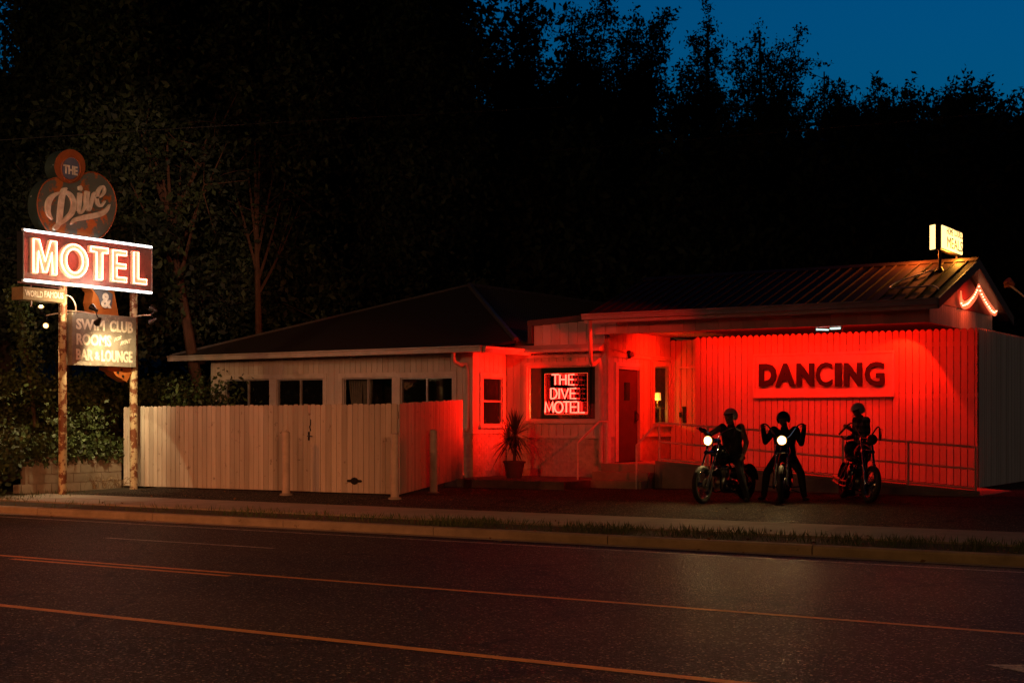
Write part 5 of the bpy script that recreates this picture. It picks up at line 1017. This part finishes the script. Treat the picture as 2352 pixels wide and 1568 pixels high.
def motorcycle(lab, F, B, steer, lean, bars, lit, paint, rake=30, pad=False):
    mid = (F + B) / 2; fw = (F - B); t = thing('motorcycle', (mid.x, mid.y, mid.z), lab, 'motorcycle', 'motorcycles parked before the red fence', math.atan2(fw.y, fw.x)); t.rotation_euler = (R(-lean), 0, math.atan2(fw.y, fw.x))
    RF, RB = .345, .325; rot = Matrix.Rotation(R(steer), 3, 'Z') if steer else ID; T = (lambda p: rot @ (Vector(p) - PIV) + PIV) if steer else (lambda p: Vector(p))
    wheel(t, .80, RF, .088, rot, 'front_wheel'); wheel(t, -.80, RB, .125, ID, 'rear_wheel')
    tx, tz = -math.sin(R(rake)), math.cos(R(rake)); fk = lambda s, y: T((.80 + tx * s, y, RF + tz * s))
    mb = MB(); mb2 = MB()
    for y in (-.105, .105):
        mb = MB(); mb.tube([fk(.38, y), fk(.93, y)], .021, 10); ft = mb.build('fork_tube', CHRM, t, smooth=True, local=True); mb = MB(); mb.tube([fk(-.03, y), fk(.40, y)], .031, 10); mb.build('fork_leg', mat('polished_alloy', (.55, .54, .52), .22, 1), ft, smooth=True, local=True)
    mb = MB(); mb.tube([fk(.0, -.13), fk(.0, .13)], .016, 8); mb.build('axle', CHRM, t, smooth=True, local=True)
    mb = MB()
    for s in (.66, .90): mb.tube([fk(s, -.13), fk(s, .13)], .03, 8); mb.tube([T((.80 + tx * s - .045, -.05, RF + tz * s)), T((.80 + tx * s - .045, .05, RF + tz * s))], .035, 8)
    mb.build('fork_yoke', CHRM, t, local=True)
    hc = T((.80 + tx * .80 + .14, 0, RF + tz * .80 + .10)); hd = rot @ Vector((1, 0, -.04)).normalized()
    mb = MB(); mb.lathe([(.02, -.13), (.06, -.11), (.088, -.03), (.098, .03), (.10, .045), (.09, .045)], hc, hd, 20); mb.tube([hc - hd * .06, fk(.80, 0)], .016, 6); h = mb.build('headlight', CHRM, t, smooth=True, local=True)
    OFF_ = mat('headlight_glass', (.25, .22, .2), .08, .6)
    mb = MB(); mb.lathe([(.09, .035), (.086, .048), (.064, .06)], hc, hd, 20); mb.build('reflector', emit('painted_glow_ring', (1, .5, .14), 1.7) if lit else OFF_, h, smooth=True, local=True)  # orange emission painted on the ring to read as headlight glow
    mb = MB(); mb.lathe([(.066, .058), (.05, .068), (.004, .073)], hc, hd, 20); mb.build('lens', HEADL if lit else OFF_, h, smooth=True, local=True)
    mb = MB(); top = RF + tz * .93
    for sgn in (-1, 1):
        mb.tube(catmull([T((x, y * sgn, z)) for x, y, z in bars], 4), .0135, 8)
    mb.tube([T((bars[0][0], -bars[0][1], bars[0][2])), T(bars[0])], .0135, 8); hb = mb.build('handlebar', CHRM, t, smooth=True, local=True)
    for sgn in (-1, 1):
        a, b = [T((p[0], p[1] * sgn, p[2])) for p in bars[-2:]]; mb = MB(); mb.tube([a, b], .019, 8); mb.build('grip', RUB, hb, local=True)
        mb = MB(); mb.tube([a + Vector((.03, 0, .0)), a + Vector((.06, .03 * sgn, .0)), b + Vector((.05, 0, 0))], .006, 5); mb.build('lever', CHRM, hb, local=True)
    mb = MB()
    for y in (-.1, .1): mb.tube(catmull([(.38, y * .3, .93), (.30, y, .5), (.25, y, .22), (-.1, y, .19), (-.52, y, .22), (-.80, y * 1.25, .325)], 4), .019, 7); mb.tube([(-.36, y, .70), (-.80, y * 1.25, .325)], .016, 7); mb.tube([(-.52, y, .22), (-.38, y, .70)], .016, 7)
    mb.tube([(.42, 0, .86), (.36, 0, 1.03)], .035, 8); mb.tube([(.38, 0, .99), (.0, 0, .86), (-.38, 0, .70)], .024, 8); mb.build('frame', PAINTB, t, smooth=True, local=True)
    mb = MB(); mb.ball((.05, 0, .35), (.20, .12, .14), 16, 10); mb.box(-.12, .2, -.09, .09, .22, .36); mb.ball((-.22, 0, .33), (.15, .1, .12), 14, 8); mb.build('crankcase', CAST, t, smooth=True, local=True)
    for sg in (-1, 1):
        ax = Vector((math.sin(R(23 * sg)), 0, math.cos(R(23)))); c = Vector((.05 + .03 * sg, 0, .44)); mb = MB()
        prof = []
        for i in range(8): h_ = i * .022; prof += [(.062, h_), (.088, h_ + .004), (.088, h_ + .010), (.062, h_ + .014)]
        mb.lathe(prof, c, ax, 16); cy = mb.build('cylinder', CAST, t, local=True)
        mb = MB(); mb.ball(c + ax * .20, (.085, .07, .05), 12, 8); mb.build('rocker_cover', CHRM, cy, smooth=True, local=True)
    mb = MB(); mb.lathe([(.09, 0), (.1, .02), (.1, .05), (.08, .065), (.01, .07)], (.06, -.12, .56), (0, -1, 0), 20); mb.build('air_cleaner', CHRM, t, smooth=True, local=True)
    mb = MB(); mb.ball((-.07, .14, .33), (.25, .035, .095), 18, 10); mb.build('primary_cover', CHRM, t, smooth=True, local=True)
    for dx, dz in ((.12, 0), (-.04, .09)):
        mb = MB(); mb.tube(catmull([(dx, -.07, .60), (dx + .10, -.14, .55), (dx + .08, -.17, .36), (dx - .08, -.18, .24 + dz), (-.5, -.18, .25 + dz), (-1.02, -.18, .30 + dz)], 5), .023, 8, radii=None); mb.tube([(-.5, -.18, .25 + dz), (-1.02, -.18, .30 + dz)], .034, 10); mb.build('exhaust_pipe', CHRM, t, smooth=True, local=True)
    mb = MB(); pr = [(.005, -.30), (.06, -.27), (.105, -.17), (.132, -.02), (.135, .08), (.11, .18), (.06, .23), (.005, .245)]; mb.lathe(pr, (.12, 0, .915), Vector((1, 0, .25)), 18); q = mb.build('fuel_tank', paint, t, smooth=True, local=True)
    mb = MB(); mb.lathe([(.03, 0), (.03, .02), (.022, .03)], (.14, 0, 1.05), (0, 0, 1), 12); mb.build('filler_cap', CHRM, q, local=True)
    mb = MB(); mb.ball((-.36, 0, .755), (.25, .14, .055), 18, 8); mb.ball((-.58, 0, .80), (.09, .12, .07), 12, 8); mb.build('seat', LEATH, t, smooth=True, local=True)
    mb = MB(); arc_strip(mb, (-.80, .325), RB + .03, .085, 20, 172); rf = mb.build('rear_fender', paint, t, smooth=True, local=True)
    mb = MB(); mb.lathe([(.035, 0), (.03, .03), (.01, .04)], (-1.13, 0, .50), (-1, 0, .1), 12); mb.build('tail_light', mat('red_lens', (.35, .02, .02), .2), rf, local=True)
    mb = MB(); mb.ball((-.42, 0, .50), (.12, .11, .14), 14, 9); mb.build('oil_tank', PAINTB, t, smooth=True, local=True)
    for y in (-1, 1): mb = MB(); mb.tube([(.2, .12 * y, .26), (.22, .30 * y, .28)], .014, 6); mb.build('foot_peg', CHRM, t, local=True)
    mb = MB(); mb.tube([(.1, .12, .22), (.02, .30, .03 if lean else .16)], .012, 6); mb.build('kickstand', CHRM, t, local=True)
    if pad: mb = MB(); mb.tube([(-.66, -.1, .78), (-.78, -.09, 1.08), (-.78, .09, 1.08), (-.66, .1, .78)], .012, 6); mb.build('sissy_bar', CHRM, t, local=True); mb = MB(); mb.ball((-.69, 0, .96), (.09, .14, .16), 14, 9); mb.build('back_pad', LEATH, t, smooth=True, local=True)
    return t, h, hc, hd
def gpt(px, d):
    p = atd(px, HOR, d); p.z = lotz(p.y); return p
BARS1 = [(.30, .06, 1.16), (.30, .12, 1.26), (.27, .30, 1.36), (.22, .37, 1.36), (.06, .39, 1.31)]
BARS2 = [(.31, .06, 1.16), (.31, .14, 1.22), (.28, .27, 1.40), (.23, .36, 1.43), (.08, .39, 1.36)]
BARS3 = [(.31, .05, 1.16), (.30, .12, 1.22), (.27, .24, 1.40), (.22, .32, 1.38), (.10, .42, 1.18)]
m1, h1, c1_, d1_ = motorcycle('black chopper with lit headlight angled to the left, nearest the porch steps', gpt(1613, 26.0), gpt(1710, 27.2), 3, 0, BARS1, True, PAINTB)
m2, h2, c2_, d2_ = motorcycle('black chopper with the brightest headlight pointing straight at the road', gpt(1794, 26.0), gpt(1806, 27.6), 0, 0, BARS2, True, PAINTB)
m3, h3, c3_, d3_ = motorcycle('unlit chopper with tall curved handlebars leaning on its stand', gpt(1984, 26.2), gpt(1938, 27.75), 12, 7.5, BARS3, False, PAINTR, rake=27, pad=True)
bpy.context.view_layer.update()
for m_, c_, d_, w_ in ((m1, c1_, d1_, 5), (m2, c2_, d2_, 8)):
    M_ = m_.matrix_world; p = M_ @ (c_ + d_ * .12); q = M_ @ (c_ + d_ * 6) + Vector((0, 0, -.9))
    spot('headlight_beam', p, q, w_, (1, .74, .36), 100, .9, .05)

# ================================================================== PEOPLE
SKIN = mat('skin', (.17, .10, .07), .6); TANK = mat('black_vest', (.012, .012, .012), .8); JEAN = mat('dark_denim', (.022, .024, .032), .85, bump=.2, bscale=80); BOOT = mat('black_boot', (.014, .012, .011), .5)
def plaid():
    m = bpy.data.materials.new('plaid_shirt'); m.use_nodes = True; nt = m.node_tree; N, L = nt.nodes, nt.links; b = N['Principled BSDF']; b.inputs['Roughness'].default_value = .85
    tc = N.new('ShaderNodeTexCoord'); sp = N.new('ShaderNodeSeparateXYZ'); L.new(tc.outputs['Object'], sp.inputs[0]); o = []
    ad = N.new('ShaderNodeMath'); ad.operation = 'ADD'; L.new(sp.outputs[0], ad.inputs[0]); L.new(sp.outputs[1], ad.inputs[1])
    for s in (ad.outputs[0], sp.outputs[2]):
        f = N.new('ShaderNodeMath'); f.operation = 'MULTIPLY'; f.inputs[1].default_value = 9; L.new(s, f.inputs[0]); g = N.new('ShaderNodeMath'); g.operation = 'FRACT'; L.new(f.outputs[0], g.inputs[0])
        k = N.new('ShaderNodeMath'); k.operation = 'GREATER_THAN'; k.inputs[1].default_value = .5; L.new(g.outputs[0], k.inputs[0]); o.append(k.outputs[0])
    a = N.new('ShaderNodeMath'); a.operation = 'ADD'; L.new(o[0], a.inputs[0]); L.new(o[1], a.inputs[1]); h = N.new('ShaderNodeMath'); h.operation = 'MULTIPLY'; h.inputs[1].default_value = .5; L.new(a.outputs[0], h.inputs[0])
    r = N.new('ShaderNodeValToRGB'); r.color_ramp.elements[0].color = (.010, .010, .012, 1); r.color_ramp.elements[1].color = (.20, .18, .17, 1); e = r.color_ramp.elements.new(.5); e.color = (.045, .04, .042, 1); L.new(h.outputs[0], r.inputs[0]); L.new(r.outputs[0], b.inputs['Base Color']); return m
PLAID = plaid()
def capsule(mb, a, ra, b, rb):
    a, b = Vector(a), Vector(b); ax = b - a; l = ax.length
    if l < 1e-4: mb.ball(a, ra, 12, 8); return
    prof = [(ra * math.cos(R(t)), ra * math.sin(R(t))) for t in (-88, -60, -30, 0)] + [(rb * math.cos(R(t)), l + rb * math.sin(R(t))) for t in (0, 30, 60, 88)]
    mb.lathe(prof, a, ax, 12)
def hand(caps, w, d, pn, side, curl, mi=0):
    d = Vector(d).normalized(); pn = Vector(pn); pn = (pn - d * pn.dot(d)).normalized(); s = d.cross(pn) * side; w = Vector(w)
    for k in (-.026, -.009, .009, .026): caps.append((w + d * .015 + s * k * .7, .016, w + d * .085 + s * k, .0135, mi))
    for k, ln in ((-.030, .080), (-.010, .090), (.010, .084), (.029, .066)):
        p = w + d * .088 + s * k; ang = 0.0
        for j, f in enumerate((.46, .32, .24)):
            ang += curl * (1, .9, .7)[j]; v = d * math.cos(ang) + pn * math.sin(ang); q = p + v * ln * f; caps.append((p, .0095 - .0008 * j, q, .0088 - .0008 * j, mi)); p = q
    p = w + d * .03 - s * .03; v = (d * .6 - s * .75 + pn * .35).normalized(); q = p + v * .04; caps.append((p, .0125, q, .0105, mi)); v2 = (v + d * .6 + pn * curl * .6).normalized(); caps.append((q, .0105, q + v2 * .032, .009, mi))
def headcaps(caps, c, f, up, mi=0, dark=None):
    c, f, up = Vector(c), Vector(f).normalized(), Vector(up).normalized(); up = (up - f * up.dot(f)).normalized(); l = up.cross(f)
    A = lambda x, y, z: c + f * x + l * y + up * z
    caps += [(A(-.015, 0, .03), .088, A(.01, 0, .035), .086, mi), (A(.02, 0, -.04), .066, A(.045, 0, -.085), .038, mi), (A(.06, .03, -.02), .036, A(.05, .03, -.05), .03, mi), (A(.06, -.03, -.02), .036, A(.05, -.03, -.05), .03, mi),
             (A(.088, 0, .012), .011, A(.108, 0, -.028), .014, mi), (A(.082, -.035, .028), .014, A(.082, .035, .028), .014, mi), (A(.09, -.02, -.068), .010, A(.09, .02, -.068), .010, mi), (A(.075, 0, -.105), .022, A(.08, 0, -.10), .02, mi)]
    for s in (-1, 1): caps.append((A(0, .083 * s, .015), .018, A(-.008, .088 * s, -.025), .012, mi)); caps.append((A(.083, .033 * s, .008), .011, A(.084, .033 * s, .008), .011, mi))
    return A
def figure(lab, loc, rz, caps, mats, helmet=None):
    t = thing('person', loc, lab, 'person', 'riders beside the motorcycles'); t.rotation_euler = (0, 0, rz); mb = MB()
    for c in caps: capsule(mb, *c[:4])
    o = mb.build('body', mats, t, local=True); r = o.modifiers.new('r', 'REMESH'); r.mode = 'VOXEL'; r.voxel_size = .0075; s = o.modifiers.new('s', 'SMOOTH'); s.factor = .5; s.iterations = 3
    bpy.context.view_layer.update(); me = bpy.data.meshes.new_from_object(o.evaluated_get(bpy.context.evaluated_depsgraph_get())); o.modifiers.clear(); o.data = me; me.materials.clear()
    for q in mats: me.materials.append(q)
    n = len(me.polygons); C = np.empty(n * 3, np.float32); me.polygons.foreach_get('center', C); C = C.reshape(-1, 3); best = np.full(n, 9.); idx = np.zeros(n, np.int32)
    for c in caps:
        a, b = np.array(c[0]), np.array(c[2]); ab = b - a; tt = np.clip(((C - a) @ ab) / max(1e-8, ab @ ab), 0, 1); d = np.linalg.norm(C - a - tt[:, None] * ab, axis=1) - (c[1] + (c[3] - c[1]) * tt); k = d < best; best[k] = d[k]; idx[k] = c[4]
    me.polygons.foreach_set('material_index', idx); me.polygons.foreach_set('use_smooth', np.ones(n, bool)); me.update(); me.name = 'body'
    if helmet:
        A, hm = helmet; mb = MB(); nn, mm = 26, 16; c = A(-.012, 0, .03); vs = []
        fx, fy, fz = (A(1, 0, 0) - A(0, 0, 0)), (A(0, 1, 0) - A(0, 0, 0)), (A(0, 0, 1) - A(0, 0, 0)); P = {}
        for R_, tagk in ((1.0, 0), (.90, 1)):
            for i in range(mm + 1):
                th = R(4 + 122 * i / mm)
                for k in range(nn): f = 2 * math.pi * k / nn; P[tagk, i, k] = len(vs); vs.append(c + (fx * .142 * math.sin(th) * math.cos(f) + fy * .130 * math.sin(th) * math.sin(f) + fz * .14 * math.cos(th)) * R_)
        fs = []; face = lambda i, k: math.cos(2 * math.pi * (k + .5) / nn) > .42 and i >= 9
        for i in range(mm):
            for k in range(nn):
                if face(i, k): continue
                k2 = (k + 1) % nn; fs.append((P[0, i, k], P[0, i + 1, k], P[0, i + 1, k2], P[0, i, k2])); fs.append((P[1, i, k], P[1, i, k2], P[1, i + 1, k2], P[1, i + 1, k]))
                if i == mm - 1 or face(i + 1, k): fs.append((P[0, i + 1, k], P[1, i + 1, k], P[1, i + 1, k2], P[0, i + 1, k2]))
                for kk, ok in (((k - 1) % nn, k), (k2, k2)):
                    if face(i, kk): fs.append((P[0, i, ok], P[0, i + 1, ok], P[1, i + 1, ok], P[1, i, ok]))
        mb.add(vs, fs); mb.add([c + fx * .142 * math.sin(.075) * math.cos(a) + fy * .13 * math.sin(.075) * math.sin(a) + fz * .1398 for a in np.linspace(0, 6.28, 9)[:-1]], [tuple(range(8))]); h = mb.build('helmet', hm, t, smooth=True, local=True)
        mb = MB(); mb.tube([c + (fx * .141 * math.cos(a) + fy * .129 * math.sin(a)) + fz * .03 for a in np.linspace(-1.25, 1.25, 12)], .006, 5); mb.build('visor_trim', CHRM, h, local=True)
    return t
def legs(caps, hip, kneeL, footL, kneeR, footR, mj, mbt, toe=(.15, .05, 0)):
    for y, k, f in ((.09, kneeL, footL), (-.09, kneeR, footR)):
        h = Vector(hip) + Vector((0, y, -.02)); k, f = Vector(k), Vector(f); caps += [(h, .105, h.lerp(k, .5), .094, mj), (h.lerp(k, .5), .094, k, .072, mj), (k, .072, k.lerp(f, .35), .070, mj), (k.lerp(f, .35), .070, f + Vector((0, 0, .06)), .056, mj)]
        td = Vector((toe[0], toe[1] * (1 if y > 0 else -1), 0)); caps += [(f + Vector((0, 0, .06)), .046, f + Vector((-.03, 0, .0)), .036, mbt), (f, .036, f + td, .030, mbt)]
def torso(caps, hip, chest, neck, mi, w=.175):
    hip, chest, neck = Vector(hip), Vector(chest), Vector(neck)
    for y in (-1, 1):
        s = Vector((0, y * w, 0)); caps += [(hip + s * .5, .118, chest + s * .45 - Vector((0, 0, .12)), .112, mi), (chest + s * .45 - Vector((0, 0, .12)), .112, chest + s * .55, .118, mi), (chest + s * .55, .112, neck + s * 1.05 - Vector((0, 0, .05)), .074, mi)]
    caps += [(hip, .125, chest, .128, mi), (chest, .125, neck - Vector((0, 0, .05)), .08, mi), (neck - Vector((0, 0, .03)), .07, neck, .062, mi)]
def armc(caps, sh, el, wr, mi, ms, bare=False):
    sh, el, wr = Vector(sh), Vector(el), Vector(wr); k = 1.08 if bare else 1.28; a_ = ms if bare else mi; caps += [(sh, .066 * k, sh.lerp(el, .35), .053 * k, a_), (sh.lerp(el, .35), .053 * k, el, .043 * k, a_), (el, .044 * k, el.lerp(wr, .35), .042 * k, a_), (el.lerp(wr, .35), .042 * k, wr, .03 * (1 + (k - 1) * .5), a_)]
# rider of the angled bike: bare arms, one hand on the grip, feet down
def hang(w, l): return w
c = []; hip, ch, nk = (-.36, 0, .87), (-.30, 0, 1.20), (-.27, 0, 1.42)
torso(c, hip, ch, nk, 1); c.append((Vector(nk) - Vector((0, 0, .04)), .055, Vector(nk) + Vector((.02, 0, .06)), .052, 0))
A = headcaps(c, (-.235, 0, 1.565), (1, -.35, -.1), (0, 0, 1)); legs(c, hip, (-.02, .34, .52), (-.12, .42, .045), (-.02, -.34, .52), (-.12, -.42, .045), 2, 3)
g = (.14, -.385, 1.335); armc(c, (-.28, -.20, 1.38), (-.04, -.37, 1.22), (.07, -.385, 1.335), 1, 0, True); hand(c, (.07, -.385, 1.335), (1, 0, .1), (0, 0, -1), -1, 1.15)
armc(c, (-.28, .20, 1.38), (-.33, .29, 1.10), (-.20, .30, .88), 1, 0, True); hand(c, (-.20, .30, .88), (.55, .0, -.6), (0, -1, 0), 1, .35)
figure('rider in a black vest and silver helmet astride the angled chopper', m1.location, m1.rotation_euler.z, c, [SKIN, TANK, JEAN, BOOT], (A, mat('silver_helmet', (.36, .34, .36), .3, .3)))
# rider facing the road
c = []; hip, ch, nk = (-.40, 0, .86), (-.30, 0, 1.16), (-.20, 0, 1.37)
torso(c, hip, ch, nk, 1); c.append((Vector(nk) - Vector((0, 0, .04)), .055, Vector(nk) + Vector((.03, 0, .06)), .052, 0))
A = headcaps(c, (-.15, -.015, 1.505), (1, -.38, -.16), (0, -.08, 1)); legs(c, hip, (.02, .31, .53), (-.06, .37, .045), (.02, -.31, .53), (-.06, -.37, .045), 2, 3, (.14, .08, 0))
for s in (-1, 1):
    armc(c, (-.24, .20 * s, 1.31), (-.10 - .04 * (s > 0), (.345 - .03 * (s > 0)) * s, 1.10 - .03 * (s > 0)), (.10, .385 * s, 1.395), 1, 1); hand(c, (.08, .385 * s, 1.385), (.9, 0, .3), (0, 0, -1), s, 1.15)
figure('rider in dark clothes and black helmet facing the road behind the brightest headlight', m2.location, m2.rotation_euler.z, c, [SKIN, TANK, JEAN, BOOT], (A, mat('black_helmet', (.02, .018, .018), .2)))
# standing man in a plaid shirt looking down, forearm raised
c = []; hip, ch, nk = (0, 0, .98), (.0, 0, 1.32), (.03, 0, 1.54)
torso(c, hip, ch, nk, 1, .19); c += [((0, -.08, 1.2), .125, (0, -.10, .80), .135, 1), ((0, .08, 1.2), .125, (0, .10, .80), .135, 1), ((0, 0, 1.36), .125, (0, 0, 1.1), .13, 1)]
c.append((Vector(nk) - Vector((0, 0, .04)), .055, Vector(nk) + Vector((.04, 0, .06)), .052, 0))
A = headcaps(c, (.085, 0, 1.665), (1, .1, -.5), (0.3, 0, 1)); legs(c, (0, 0, .95), (.04, .11, .52), (-.02, .15, .045), (.10, -.10, .52), (.14, -.13, .045), 2, 3, (.15, .02, 0))
armc(c, (.02, .20, 1.48), (.10, .24, 1.20), (.34, .20, 1.31), 1, 0); hand(c, (.34, .20, 1.31), (.8, -.1, .5), (0, -1, 0), 1, .4)
armc(c, (.02, -.20, 1.48), (.02, -.27, 1.19), (.24, -.17, 1.13), 1, 0); hand(c, (.24, -.17, 1.13), (1, .3, .0), (0, .3, 1), -1, .5)
pr = atd(1980, HOR, 28.05); pr.z = lotz(pr.y) + .0
figure('man in a plaid shirt and pale helmet standing behind the leaning chopper', pr, YAW + math.pi + R(14), c, [SKIN, PLAID, JEAN, BOOT], (A, mat('pale_helmet', (.55, .52, .52), .3)))
